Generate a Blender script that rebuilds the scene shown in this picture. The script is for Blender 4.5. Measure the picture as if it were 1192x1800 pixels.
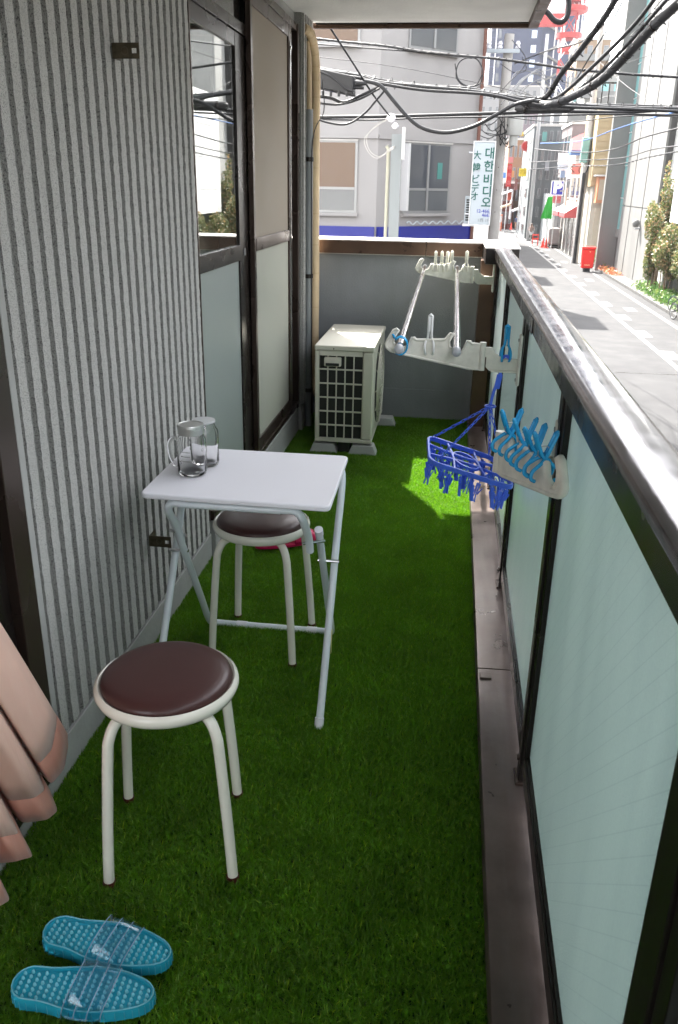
import bpy, bmesh, math, random
import numpy as np
from mathutils import Vector, Matrix
random.seed(7); rnd = random.random
def ru(a, b): return a + (b-a)*rnd()
PI = math.pi
sc = bpy.context.scene; COL = sc.collection
for o in list(bpy.data.objects): bpy.data.objects.remove(o)

# ------------------------------------------------------------------ camera
CAM_H = 1.472; F = 1460.8; YAW, PITCH, ROLL = .12631, .37608, .01856
def cam_axes():
    cy, sy, cp, sp = math.cos(YAW), math.sin(YAW), math.cos(PITCH), math.sin(PITCH)
    f = Vector((-sy*cp, cy*cp, -sp)); r = Vector((cy, sy, 0)); u = r.cross(f)
    cr, sr = math.cos(ROLL), math.sin(ROLL)
    return r*cr+u*sr, u*cr-r*sr, f
RV, UV, FV = cam_axes()
cd = bpy.data.cameras.new('camera'); cam = bpy.data.objects.new('camera', cd); COL.objects.link(cam)
cam.matrix_world = Matrix(((RV.x, UV.x, -FV.x, 0), (RV.y, UV.y, -FV.y, 0), (RV.z, UV.z, -FV.z, CAM_H), (0, 0, 0, 1)))
cd.sensor_fit = 'VERTICAL'; cd.sensor_height = 24; cd.sensor_width = 16; cd.lens = F/1800*24
cd.clip_start = .05; cd.clip_end = 2000
cd.dof.use_dof = True; cd.dof.focus_distance = 2.6; cd.dof.aperture_fstop = 10
sc.camera = cam

def at(px, py, X=None, Y=None, Z=None):
    """measured point of the place: its direction from the viewpoint and one known coordinate"""
    v = RV*(px-596) - UV*(py-900) + FV*F
    t = X/v.x if X is not None else Y/v.y if Y is not None else (Z-CAM_H)/v.z
    return Vector((v.x*t, v.y*t, CAM_H+v.z*t))

# ------------------------------------------------------------------ light
SUN_EL = math.radians(49.3); SUN_AZ = math.radians(-27.7)      # azimuth from +y towards +x
w = bpy.data.worlds.new('World'); sc.world = w; w.use_nodes = True
wn = w.node_tree.nodes; wl = w.node_tree.links
sky = wn.new('ShaderNodeTexSky'); sky.sky_type = 'NISHITA'; sky.sun_disc = False
sky.sun_elevation = SUN_EL; sky.sun_rotation = SUN_AZ; sky.dust_density = 3.0; sky.air_density = 1.0; sky.ozone_density = 1.0
hs_ = wn.new('ShaderNodeHueSaturation'); hs_.inputs['Saturation'].default_value = .18; wl.new(sky.outputs[0], hs_.inputs['Color']); wl.new(hs_.outputs[0], wn['Background'].inputs[0]); wn['Background'].inputs[1].default_value = .15
sd = bpy.data.lights.new('sun', 'SUN'); sd.energy = 3.3; sd.angle = math.radians(.55); sd.color = (1, .955, .88)
so = bpy.data.objects.new('sun', sd); COL.objects.link(so)
dirn = Vector((math.sin(SUN_AZ)*math.cos(SUN_EL), math.cos(SUN_AZ)*math.cos(SUN_EL), math.sin(SUN_EL)))
so.rotation_euler = dirn.to_track_quat('Z', 'Y').to_euler(); so.location = dirn*30
sc.view_settings.view_transform = 'Standard'; sc.view_settings.look = 'None'
sc.view_settings.exposure = 3.0; sc.view_settings.gamma = 1; sc.view_settings.use_curve_mapping = False
sc.cycles.max_bounces = 10; sc.cycles.transparent_max_bounces = 12; sc.cycles.transmission_bounces = 10
sc.cycles.diffuse_bounces = 5; sc.cycles.caustics_reflective = False; sc.cycles.caustics_refractive = False

# ------------------------------------------------------------------ materials
MATS = {}
def mat(name, col, rough=.6, metal=0., bump=None, var=None, coat=0., trans=0., ior=1.45, alpha=1., spec=.5, speck=None, sheen=0):
    """bump=(scale, strength[, distance]); var=(scale, amount); speck=(scale, colour, threshold)"""
    if name in MATS: return MATS[name]
    m = bpy.data.materials.new(name); m.use_nodes = True; MATS[name] = m
    nt = m.node_tree; N = nt.nodes; L = nt.links; b = N['Principled BSDF']
    b.inputs['Base Color'].default_value = (*col, 1); b.inputs['Roughness'].default_value = rough
    b.inputs['Metallic'].default_value = metal; b.inputs['Coat Weight'].default_value = coat
    b.inputs['Transmission Weight'].default_value = trans; b.inputs['IOR'].default_value = ior
    b.inputs['Alpha'].default_value = alpha; b.inputs['Specular IOR Level'].default_value = spec
    b.inputs['Coat Roughness'].default_value = .1
    if sheen: b.inputs['Sheen Weight'].default_value = sheen
    tc = N.new('ShaderNodeTexCoord'); src = tc.outputs['Object']
    if bump or var or speck:
        geo = N.new('ShaderNodeNewGeometry'); src = geo.outputs['Position']
    out = None
    if var:
        n = N.new('ShaderNodeTexNoise'); n.inputs['Scale'].default_value = var[0]; n.inputs['Detail'].default_value = 6
        L.new(src, n.inputs['Vector'])
        mr = N.new('ShaderNodeMapRange'); mr.inputs[1].default_value = .3; mr.inputs[2].default_value = .7
        mr.inputs[3].default_value = 1-var[1]; mr.inputs[4].default_value = 1+var[1]; L.new(n.outputs[0], mr.inputs[0])
        vm = N.new('ShaderNodeVectorMath'); vm.operation = 'SCALE'; vm.inputs[0].default_value = col
        L.new(mr.outputs[0], vm.inputs['Scale']); out = vm.outputs[0]
        ra = N.new('ShaderNodeMapRange'); ra.inputs[1].default_value = .3; ra.inputs[2].default_value = .7
        ra.inputs[3].default_value = max(0, rough-.08); ra.inputs[4].default_value = min(1, rough+.1)
        L.new(n.outputs[0], ra.inputs[0]); L.new(ra.outputs[0], b.inputs['Roughness'])
    if speck:
        n = N.new('ShaderNodeTexNoise'); n.inputs['Scale'].default_value = speck[0]; n.inputs['Detail'].default_value = 3
        L.new(src, n.inputs['Vector'])
        mr = N.new('ShaderNodeMapRange'); mr.inputs[1].default_value = speck[2]; mr.inputs[2].default_value = speck[2]+.06
        L.new(n.outputs[0], mr.inputs[0])
        mx = N.new('ShaderNodeMix'); mx.data_type = 'RGBA'; L.new(mr.outputs[0], mx.inputs[0])
        if out: L.new(out, mx.inputs[6])
        else: mx.inputs[6].default_value = (*col, 1)
        mx.inputs[7].default_value = (*speck[1], 1); out = mx.outputs[2]
    if out: L.new(out, b.inputs['Base Color'])
    if bump:
        n = N.new('ShaderNodeTexNoise'); n.inputs['Scale'].default_value = bump[0]; n.inputs['Detail'].default_value = 8
        L.new(src, n.inputs['Vector']); bp = N.new('ShaderNodeBump'); bp.inputs['Strength'].default_value = bump[1]
        bp.inputs['Distance'].default_value = bump[2] if len(bump) > 2 else .01
        L.new(n.outputs[0], bp.inputs['Height']); L.new(bp.outputs[0], b.inputs['Normal'])
    return m

def emis(name, col, s):
    m = mat(name, col); b = m.node_tree.nodes['Principled BSDF']
    b.inputs['Emission Color'].default_value = (*col, 1); b.inputs['Emission Strength'].default_value = s; return m

def streaky(m, axis_scale, amt, col2):
    """vertical dirt streaks multiplied over the base colour"""
    nt = m.node_tree; N = nt.nodes; L = nt.links; b = N['Principled BSDF']
    geo = N.new('ShaderNodeNewGeometry'); mp = N.new('ShaderNodeMapping'); mp.inputs['Scale'].default_value = axis_scale
    L.new(geo.outputs['Position'], mp.inputs[0]); n = N.new('ShaderNodeTexNoise'); n.inputs['Scale'].default_value = 1
    n.inputs['Detail'].default_value = 5; L.new(mp.outputs[0], n.inputs['Vector'])
    mr = N.new('ShaderNodeMapRange'); mr.inputs[1].default_value = .45; mr.inputs[2].default_value = .75; mr.inputs[4].default_value = amt
    L.new(n.outputs[0], mr.inputs[0]); mx = N.new('ShaderNodeMix'); mx.data_type = 'RGBA'; L.new(mr.outputs[0], mx.inputs[0])
    i = b.inputs['Base Color']
    if i.links: L.new(i.links[0].from_socket, mx.inputs[6])
    else: mx.inputs[6].default_value = i.default_value
    mx.inputs[7].default_value = (*col2, 1); L.new(mx.outputs[2], i); return m

def frosted(name, col, lines=True, trans=.55):
    m = bpy.data.materials.new(name); m.use_nodes = True; nt = m.node_tree; N = nt.nodes; L = nt.links
    N.remove(N['Principled BSDF']); out = N['Material Output']
    df = N.new('ShaderNodeBsdfDiffuse'); tl = N.new('ShaderNodeBsdfTranslucent'); gl = N.new('ShaderNodeBsdfGlossy')
    gl.inputs['Roughness'].default_value = .28; gl.inputs[0].default_value = (.9, .95, .95, 1)
    geo = N.new('ShaderNodeNewGeometry'); tn = N.new('ShaderNodeTexNoise'); tn.inputs['Scale'].default_value = 420
    tn.inputs['Detail'].default_value = 3; L.new(geo.outputs['Position'], tn.inputs['Vector'])
    bp = N.new('ShaderNodeBump'); bp.inputs['Strength'].default_value = .5; bp.inputs['Distance'].default_value = .002
    L.new(tn.outputs[0], bp.inputs['Height'])
    for s in (df, gl, tl): L.new(bp.outputs[0], s.inputs['Normal'])
    c2 = N.new('ShaderNodeMix'); c2.data_type = 'RGBA'; c2.inputs[6].default_value = (*col, 1)
    c2.inputs[7].default_value = (col[0]*.72, col[1]*.75, col[2]*.77, 1)
    n2 = N.new('ShaderNodeTexNoise'); n2.inputs['Scale'].default_value = 160; n2.inputs['Detail'].default_value = 4
    L.new(geo.outputs['Position'], n2.inputs['Vector'])
    if lines:
        sx = N.new('ShaderNodeSeparateXYZ'); L.new(geo.outputs['Position'], sx.inputs[0])
        def wire(sgn):
            a = N.new('ShaderNodeMath'); a.operation = 'MULTIPLY_ADD'; L.new(sx.outputs[2], a.inputs[0]); a.inputs[1].default_value = sgn
            L.new(sx.outputs[1], a.inputs[2])
            d = N.new('ShaderNodeMath'); d.operation = 'MULTIPLY'; d.inputs[1].default_value = 22; L.new(a.outputs[0], d.inputs[0])
            fr = N.new('ShaderNodeMath'); fr.operation = 'FRACT'; L.new(d.outputs[0], fr.inputs[0])
            lt = N.new('ShaderNodeMath'); lt.operation = 'LESS_THAN'; lt.inputs[1].default_value = .055; L.new(fr.outputs[0], lt.inputs[0])
            return lt.outputs[0]
        mps = N.new('ShaderNodeMapping'); mps.inputs['Scale'].default_value = (5, 5, .7); L.new(geo.outputs['Position'], mps.inputs[0])
        n3 = N.new('ShaderNodeTexNoise'); n3.inputs['Scale'].default_value = 1.6; n3.inputs['Detail'].default_value = 7; L.new(mps.outputs[0], n3.inputs['Vector'])
        r3 = N.new('ShaderNodeMapRange'); r3.inputs[1].default_value = .42; r3.inputs[2].default_value = .75; r3.inputs[4].default_value = .45; L.new(n3.outputs[0], r3.inputs[0])
        mrn = N.new('ShaderNodeMath'); mrn.operation = 'MULTIPLY_ADD'; mrn.inputs[1].default_value = .45; L.new(n2.outputs[0], mrn.inputs[0]); L.new(r3.outputs[0], mrn.inputs[2])
        ad = N.new('ShaderNodeMath'); ad.operation = 'MULTIPLY_ADD'; L.new(wire(1.0), ad.inputs[0]); ad.inputs[1].default_value = .35
        L.new(mrn.outputs[0], ad.inputs[2]); L.new(ad.outputs[0], c2.inputs[0])
    else:
        L.new(n2.outputs[0], c2.inputs[0])
    L.new(c2.outputs[2], df.inputs[0]); L.new(c2.outputs[2], tl.inputs[0])
    m1 = N.new('ShaderNodeMixShader'); m1.inputs[0].default_value = trans; L.new(df.outputs[0], m1.inputs[1]); L.new(tl.outputs[0], m1.inputs[2])
    fr = N.new('ShaderNodeFresnel'); fr.inputs[0].default_value = 1.4; m2 = N.new('ShaderNodeMixShader')
    L.new(fr.outputs[0], m2.inputs[0]); L.new(m1.outputs[0], m2.inputs[1]); L.new(gl.outputs[0], m2.inputs[2]); L.new(m2.outputs[0], out.inputs[0])
    MATS[name] = m; return m

def clearpane(name, tint=(.85, .88, .88), rough=.0, ior=1.6):
    m = bpy.data.materials.new(name); m.use_nodes = True; nt = m.node_tree; N = nt.nodes; L = nt.links
    N.remove(N['Principled BSDF']); out = N['Material Output']
    tr = N.new('ShaderNodeBsdfTransparent'); tr.inputs[0].default_value = (*tint, 1); gl = N.new('ShaderNodeBsdfGlossy'); gl.inputs['Roughness'].default_value = rough
    lw = N.new('ShaderNodeLayerWeight'); lw.inputs[0].default_value = .5; pw_ = N.new('ShaderNodeMath'); pw_.operation = 'POWER'; pw_.inputs[1].default_value = 4.0
    f0 = ((ior-1)/(ior+1))**2; ma = N.new('ShaderNodeMath'); ma.operation = 'MULTIPLY_ADD'; ma.inputs[1].default_value = 1-f0; ma.inputs[2].default_value = f0; mx = N.new('ShaderNodeMixShader')
    L.new(lw.outputs['Facing'], pw_.inputs[0]); L.new(pw_.outputs[0], ma.inputs[0]); L.new(ma.outputs[0], mx.inputs[0]); L.new(tr.outputs[0], mx.inputs[1]); L.new(gl.outputs[0], mx.inputs[2]); L.new(mx.outputs[0], out.inputs[0])
    MATS[name] = m; return m

# ------------------------------------------------------------------ mesh helpers
ORG = {}
class MB:
    def __init__(s): s.v = []; s.f = []
    def add(s, vs, fs):
        n = len(s.v); s.v += [tuple(v) for v in vs]; s.f += [tuple(i+n for i in f) for f in fs]; return s
    def box(s, x0, x1, y0, y1, z0, z1):
        return s.add([(x0,y0,z0),(x1,y0,z0),(x1,y1,z0),(x0,y1,z0),(x0,y0,z1),(x1,y0,z1),(x1,y1,z1),(x0,y1,z1)],
                     [(3,2,1,0),(4,5,6,7),(0,1,5,4),(1,2,6,5),(2,3,7,6),(3,0,4,7)])
    def obox(s, c, ax, ay, az):
        c, ax, ay, az = map(Vector, (c, ax, ay, az)); vs = [c+ax*i+ay*j+az*k for k in (-1,1) for i, j in ((-1,-1),(1,-1),(1,1),(-1,1))]
        return s.add(vs, [(3,2,1,0),(4,5,6,7),(0,1,5,4),(1,2,6,5),(2,3,7,6),(3,0,4,7)])
    def tube(s, path, r, n=8, caps=True, closed=False):
        P = [Vector(p) for p in path]; m = len(P); rs = r if isinstance(r, (list, tuple)) else [r]*m
        ref = None; base = len(s.v); prev = None
        for i in range(m):
            if closed: t = (P[(i+1) % m]-P[i-1])
            else: t = P[min(i+1, m-1)]-P[max(i-1, 0)]
            if t.length < 1e-9: t = Vector((0,0,1))
            t.normalize()
            if prev is None:
                a = Vector((0,0,1)) if abs(t.z) < .9 else Vector((1,0,0)); u = t.cross(a).normalized()
            else:
                u = (prev - t*prev.dot(t)); u = u.normalized() if u.length > 1e-6 else t.orthogonal().normalized()
            prev = u; wv = t.cross(u)
            for k in range(n):
                a = 2*PI*k/n; s.v.append(tuple(P[i]+(u*math.cos(a)+wv*math.sin(a))*rs[i]))
        for i in range(m if closed else m-1):
            j = (i+1) % m
            for k in range(n):
                k2 = (k+1) % n; s.f.append((base+i*n+k, base+i*n+k2, base+j*n+k2, base+j*n+k))
        if caps and not closed:
            s.f.append(tuple(base+k for k in range(n))[::-1]); s.f.append(tuple(base+(m-1)*n+k for k in range(n)))
        return s
    def cyl(s, p0, p1, r, r1=None, n=16): return s.tube([p0, p1], [r, r if r1 is None else r1], n)
    def lathe(s, prof, c=(0,0,0), n=32):
        b = len(s.v); m = len(prof)
        for (r, z) in prof:
            for k in range(n):
                a = 2*PI*k/n; s.v.append((c[0]+r*math.cos(a), c[1]+r*math.sin(a), c[2]+z))
        for i in range(m-1):
            for k in range(n):
                k2 = (k+1) % n; s.f.append((b+i*n+k, b+i*n+k2, b+(i+1)*n+k2, b+(i+1)*n+k))
        s.f.append(tuple(b+k for k in range(n))[::-1]); s.f.append(tuple(b+(m-1)*n+k for k in range(n))); return s
    def prism(s, poly, o, U, V, W):
        """polygon in the plane (U,V) from o, swept by W"""
        o, U, V, W = map(Vector, (o, U, V, W)); n = len(poly); b = len(s.v)
        for k in (0, 1):
            for (a, c) in poly: s.v.append(tuple(o+U*a+V*c+W*k))
        s.f.append(tuple(range(b, b+n))[::-1]); s.f.append(tuple(range(b+n, b+2*n)))
        for i in range(n):
            j = (i+1) % n; s.f.append((b+i, b+j, b+n+j, b+n+i))
        return s
    def grid(s, fn, nu, nv, flip=False):
        b = len(s.v)
        for i in range(nu+1):
            for j in range(nv+1): s.v.append(tuple(fn(i/nu, j/nv)))
        for i in range(nu):
            for j in range(nv):
                q = (b+i*(nv+1)+j, b+(i+1)*(nv+1)+j, b+(i+1)*(nv+1)+j+1, b+i*(nv+1)+j+1); s.f.append(q[::-1] if flip else q)
        return s
    def build(s, name, m, parent=None, bevel=0, smooth=None, seg=2, solid=0, sub=0, local=None):
        vs = s.v
        if parent is not None: org = ORG.get(parent.name, Vector((0,0,0)))
        elif local is not None: org = Vector(local)
        else:
            a = np.array(vs); lo = a.min(0); hi = a.max(0); org = Vector(((lo[0]+hi[0])/2, (lo[1]+hi[1])/2, lo[2]))
        me = bpy.data.meshes.new(name); me.from_pydata([(v[0]-org[0], v[1]-org[1], v[2]-org[2]) for v in vs], [], s.f)
        bm = bmesh.new(); bm.from_mesh(me); bmesh.ops.recalc_face_normals(bm, faces=bm.faces)
        bm.to_mesh(me); bm.free()
        me.materials.append(m); o = bpy.data.objects.new(name, me); COL.objects.link(o)
        if parent is not None: o.parent = parent
        else: o.location = org
        ORG[o.name] = org
        if smooth is None: smooth = False
        if smooth:
            me.shade_smooth()
            if smooth is not True: me.set_sharp_from_angle(angle=math.radians(smooth))
        if solid: md = o.modifiers.new('s', 'SOLIDIFY'); md.thickness = solid; md.offset = 0
        if sub: md = o.modifiers.new('d', 'SUBSURF'); md.levels = md.render_levels = sub
        if bevel:
            md = o.modifiers.new('b', 'BEVEL'); md.width = bevel; md.segments = seg; md.limit_method = 'ANGLE'; md.angle_limit = math.radians(40)
            md.harden_normals = True; me.shade_smooth(); me.set_sharp_from_angle(angle=math.radians(50)) if smooth is False else None
        return o
def tag(o, label=None, cat=None, group=None, kind=None):
    if label: o['label'] = label
    if cat: o['category'] = cat
    if group: o['group'] = group
    if kind: o['kind'] = kind
    return o
def thing(name, label, cat, loc=(0,0,0), group=None):
    o = bpy.data.objects.new(name, None); COL.objects.link(o); o.location = loc; o.empty_display_size = .1
    ORG[o.name] = Vector(loc); return tag(o, label, cat, group)
def copy_tree(o, parent=None):
    c = o.copy(); COL.objects.link(c); c.parent = parent
    for ch in list(o.children): copy_tree(ch, c)
    return c
def bx(name, m, parent, x0, x1, y0, y1, z0, z1, bevel=0): return MB().box(x0,x1,y0,y1,z0,z1).build(name, m, parent, bevel=bevel)
def text_mesh(s, size, m, parent, name='lettering', loc=(0,0,0), rot=None, ext=.004, sx=1.0, align='CENTER', bold=0.0, spacing=1.0):
    cu = bpy.data.curves.new('t', 'FONT'); cu.body = s; cu.size = size; cu.extrude = ext; cu.align_x = align; cu.align_y = 'CENTER'
    cu.space_line = spacing; cu.offset = bold; cu.resolution_u = 3
    t = bpy.data.objects.new('t', cu); COL.objects.link(t); dg = bpy.context.evaluated_depsgraph_get()
    me = bpy.data.meshes.new_from_object(t.evaluated_get(dg)); bpy.data.objects.remove(t)
    R = rot or Matrix.Rotation(PI/2, 4, 'X'); me.transform(Matrix.Translation(Vector(loc)-ORG[parent.name]) @ R @ Matrix.Diagonal((sx,1,1,1)))
    me.materials.clear(); me.materials.append(m); o = bpy.data.objects.new(name, me); COL.objects.link(o); o.parent = parent; return o
def smoothpath(pts, k=6):
    P = [Vector(p) for p in pts]; out = []
    for i in range(len(P)-1):
        p0, p1, p2, p3 = P[max(i-1,0)], P[i], P[i+1], P[min(i+2,len(P)-1)]
        for j in range(k):
            t = j/k; out.append(.5*((2*p1)+(p2-p0)*t+(2*p0-5*p1+4*p2-p3)*t*t+(3*p1-p0-3*p2+p3)*t**3))
    out.append(P[-1]); return out

# ------------------------------------------------------------------ palette
M_rib = mat('rib_paint', (.60, .59, .565), .85, bump=(330, 1, .010), speck=(420, (.26, .26, .25), .57))
streaky(M_rib, (26, 26, .9), .35, (.42, .41, .385))
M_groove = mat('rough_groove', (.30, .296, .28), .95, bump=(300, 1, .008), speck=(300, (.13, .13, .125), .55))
M_conc = mat('plinth_paint', (.32, .32, .308), .8, bump=(70, .15), var=(5, .12))
M_bronze = mat('bronze_aluminium', (.060, .042, .034), .30, .6, var=(3, .06))
M_bronzed = mat('dark_bronze', (.020, .016, .014), .28, .4, var=(3, .06))
M_bronzes = mat('satin_bronze', (.045, .036, .032), .22, .7, var=(9, .1))
M_brown = mat('brown_aluminium', (.085, .050, .033), .33, .55, var=(10, .15))
M_ledge = streaky(mat('ledge_metal', (.105, .080, .070), .34, .6, bump=(40, .05), var=(9, .25)), (14, 2.2, 1), .5, (.20, .175, .165))
M_rail = mat('polished_rail_skylit', (.17, .16, .165), .17, .95, var=(16, .12), bump=(7, .05))  # paler than the rail side: bright sky reflection put into the top's colour
M_cap = mat('coping_metal_sunlit', (.60, .57, .54), .45, .35, var=(7, .12))  # whitish tone puts the sunlight on the brown coping's top into its colour
M_par = streaky(mat('parapet_stucco', (.215, .225, .235), .85, bump=(130, .7, .005), var=(4, .1)), (9, 9, .8), .25, (.14, .15, .155))
M_soffit = mat('soffit_plaster', (.66, .66, .65), .85, bump=(60, .25), var=(3, .1))
M_white = mat('white_melamine', (.76, .75, .79), .48, var=(3, .02))
M_tleg = mat('pale_blue_steel', (.70, .745, .78), .28, coat=.4)
M_cream = mat('cream_steel', (.76, .73, .64), .27, coat=.5)
M_seat = mat('brown_vinyl', (.058, .021, .019), .38, bump=(420, .12, .001), coat=.08, var=(3, .1))
M_foot = mat('maroon_rubber', (.07, .010, .008), .5)
M_ac = mat('ivory_sheet', (.55, .53, .45), .42, var=(6, .05))
M_acdark = mat('fin_black', (.018, .020, .017), .6)
M_bplast = mat('bracket_plastic', (.68, .66, .58), .45, var=(30, .12), bump=(90, .1, .002))
M_steel = mat('stainless', (.62, .62, .62), .12, 1., var=(40, .08))
M_cap2 = mat('grey_cap', (.36, .37, .39), .35)
M_peg = mat('ivory_peg', (.85, .83, .72), .4, trans=.08)
M_pegw = mat('milky_peg', (.88, .88, .86), .35, trans=.2)
M_pegb = mat('azure_peg', (.03, .42, .82), .22, trans=.12)
M_hang = mat('blue_plastic', (.085, .19, .92), .3)
M_wire = mat('spring_wire', (.5, .5, .5), .3, 1.)
M_lid = mat('tin_lid', (.50, .50, .48), .33, .85)
M_jelly = mat('blue_jelly', (.04, .56, .78), .08, trans=.5, ior=1.4)
M_pink = mat('pink_plastic', (.62, .015, .10), .3, trans=.1)
M_curt = mat('peach_cloth', (.82, .57, .46), .85, bump=(900, .15, .001), var=(8, .04), sheen=.3)
M_hem = mat('salmon_hem', (.72, .37, .28), .85, bump=(900, .2, .001), sheen=.3)
def cloth(m):
    nt = m.node_tree; N = nt.nodes; L = nt.links; b = N['Principled BSDF']; geo = N.new('ShaderNodeNewGeometry')
    n1 = N.new('ShaderNodeTexNoise'); n1.inputs['Scale'].default_value = 9; n1.inputs['Detail'].default_value = 3; mp = N.new('ShaderNodeMapping'); mp.inputs['Scale'].default_value = (1, 2.2, .6)
    L.new(geo.outputs['Position'], mp.inputs[0]); L.new(mp.outputs[0], n1.inputs['Vector']); b1 = N.new('ShaderNodeBump'); b1.inputs['Strength'].default_value = .45; b1.inputs['Distance'].default_value = .02
    L.new(n1.outputs[0], b1.inputs['Height']); old = b.inputs['Normal'].links[0].from_socket; L.new(old, b1.inputs['Normal']); L.new(b1.outputs[0], b.inputs['Normal'])
    tl = N.new('ShaderNodeBsdfTranslucent'); tl.inputs[0].default_value = b.inputs['Base Color'].default_value; mx = N.new('ShaderNodeMixShader'); mx.inputs[0].default_value = .35
    L.new(b.outputs[0], mx.inputs[1]); L.new(tl.outputs[0], mx.inputs[2]); L.new(mx.outputs[0], N['Material Output'].inputs[0])
cloth(M_curt); cloth(M_hem)
M_duct = mat('beige_duct', (.56, .43, .27), .6, bump=(30, .3), var=(9, .1))
M_pipe = mat('grey_pvc', (.20, .215, .22), .45)
M_black = mat('black_rubber', (.012, .012, .014), .5)
M_cable = mat('cable_sheath', (.009, .009, .011), .5)
M_asph = streaky(mat('asphalt', (.032, .032, .034), .9, bump=(35, .3), var=(1.5, .12), speck=(60, (.05, .05, .05), .6)), (.8, .25, 1), .45, (.025, .025, .027))
M_paint = mat('road_paint', (.20, .20, .195), .7, var=(6, .12))
M_side = mat('pavement', (.09, .088, .083), .85, bump=(25, .2), var=(2, .12))
M_kerb = mat('kerb_stone', (.07, .068, .066), .85, bump=(20, .2), var=(3, .1))
M_conw = streaky(mat('fair_concrete', (.155, .155, .149), .8, bump=(8, .1), var=(.6, .1)), (1.2, 1.2, .12), .5, (.11, .11, .106))
M_pole = mat('pole_concrete', (.42, .40, .38), .8, var=(5, .1), bump=(20, .2))
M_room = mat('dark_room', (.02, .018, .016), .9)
M_glass = mat('jar_glass', (1, 1, 1), .0, trans=1., ior=1.28)
M_jclear = clearpane('clear_vinyl', (.86, .94, .97), .06, 1.55)
M_frost = frosted('frosted_wired_glass', (.82, .95, .91), True, .88)
M_frostw = frosted('patterned_window_glass', (.38, .42, .395), False, .25)
M_pane = clearpane('clear_window_glass', (.72, .76, .75), 0., 1.8)
M_curtw = mat('white_curtain', (.60, .58, .53), .9, bump=(500, .1, .001))
M_screen = mat('beige_screen', (.27, .23, .185), .75, bump=(1100, .3, .0006), var=(2.5, .05))
M_screen2 = mat('pale_lower_panel', (.34, .34, .29), .55, var=(2.5, .05))

# ------------------------------------------------------------------ ground and sky side
GZ = -3.7
tag(bx('ground', mat('far_ground', (.24, .235, .23), .9, var=(.2, .1)), None, -200, 300, -80, 500, GZ-.5, GZ-.02), kind='structure')
tag(bx('street', M_asph, None, .9, 9.68, -40, 300, GZ-.018, GZ), kind='structure')
tag(bx('side_street', M_asph, None, -60, .9, 6.6, 17.2, GZ-.018, GZ-.002), kind='structure')
pv = tag(bx('pavement', M_side, None, 9.84, 12.6, -40, 300, GZ-.018, GZ+.13), kind='structure')
# kerb stones one by one where they show
kr = thing('kerb', 'grey concrete kerb running beside the pavement on the far side of the street', 'kerb', (9.76, 0, GZ)); kr['kind'] = 'structure'; del kr['label']; del kr['category']
k0 = None
for i in range(30):
    if k0 is None: k0 = MB().box(9.69, 9.838, 30.0, 30.98, GZ-.01, GZ+.14).build('kerb_stone', M_kerb, kr, bevel=.012); kk = k0
    else: kk = k0.copy(); COL.objects.link(kk); kk.parent = kr
    kk.location = (0, i*1.0, 0)
rm = MB().box(7.05, 7.22, -20, 170, GZ, GZ+.004)
for i in range(26): rm.box(7.225, 7.62+.05*(i % 2), 24+i*4.4, 25.5+i*4.4, GZ, GZ+.004)
rm.box(9.02, 9.2, -20, 170, GZ, GZ+.004)
for i in range(5): rm.box(8.0, 8.45, 40+i*13, 41.2+i*13, GZ, GZ+.004)
tag(rm.build('road_marking', M_paint), kind='structure')
tag(MB().box(4.3, 9.0, 25.9, 25.94, GZ, GZ+.003).build('road_seam', M_bronzed), kind='structure')

# ------------------------------------------------------------------ the house: grooved wall, windows, balcony slab
WX = -.92
hs = thing('apartment_house', 'grey house wall with vertical concrete ribs and brown sliding windows along the balcony', 'house', (WX, 2.4, 0))
def H(name, m, *b, bevel=0): return bx(name, m, hs, *b, bevel=bevel)
H('wall', M_soffit, -6, -2.6, -2, 5.33, GZ, 8.5)                       # body of the house
H('wall', M_conc, -2.6, WX-.01, -2, 5.5, GZ, -.16)                      # storey below
H('wall', M_soffit, -2.6, WX-.01, -2, 5.33, 2.60, 8.5)                   # storey above
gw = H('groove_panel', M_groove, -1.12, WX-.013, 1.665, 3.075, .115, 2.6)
H('edge_strip', M_conc, -1.13, WX+.001, 1.637, 1.665, .115, 2.6, bevel=.004)
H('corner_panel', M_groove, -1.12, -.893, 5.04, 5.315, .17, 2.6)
H('corner_edge', M_conc, -2.6, -.881, 5.316, 5.34, -.16, 2.6)
H('corner_wall', M_par, -1.3, -.885, 5.341, 5.66, -.16, 1.06)
H('plinth', M_conc, -1.13, WX-.004, 1.50, 3.085, -.15, .112, bevel=.004)
H('plinth', M_conc, -1.13, WX+.012, 3.09, 5.03, -.15, .165, bevel=.006)
H('plinth', M_conc, -1.13, -.885, 5.035, 5.47, -.15, .168, bevel=.006)
H('plinth', M_conc, -1.13, WX-.008, -2, 1.495, -.15, .06)
def rib_mesh(w, h, dep, y0, x0, z0, seed):
    r = random.Random(seed); b = MB(); n = int(h/.011); jy = lambda: r.uniform(-.0007, .0007)
    rows = []
    for i in range(n+1):
        z = z0+h*i/n; a, c, d, e = jy(), jy(), r.uniform(-.0012, .0006), r.uniform(-.0012, .0006)
        rows.append([(x0-.002, y0-w/2-.002+a, z), (x0+dep+d, y0-w/2+.002+a, z), (x0+dep+e, y0+w/2-.002+c, z), (x0-.002, y0+w/2+.002+c, z)])
    base = 0
    for q in rows: b.v += q
    for i in range(n):
        for k in range(3): b.f.append((i*4+k, i*4+k+1, (i+1)*4+k+1, (i+1)*4+k))
    b.f.append((3, 2, 1, 0)); b.f.append(tuple(n*4+k for k in range(4))); return b
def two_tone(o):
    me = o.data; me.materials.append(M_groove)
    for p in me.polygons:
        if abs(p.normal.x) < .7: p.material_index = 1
NR = 22; pitch = 1.405/NR; protos = []
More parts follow.
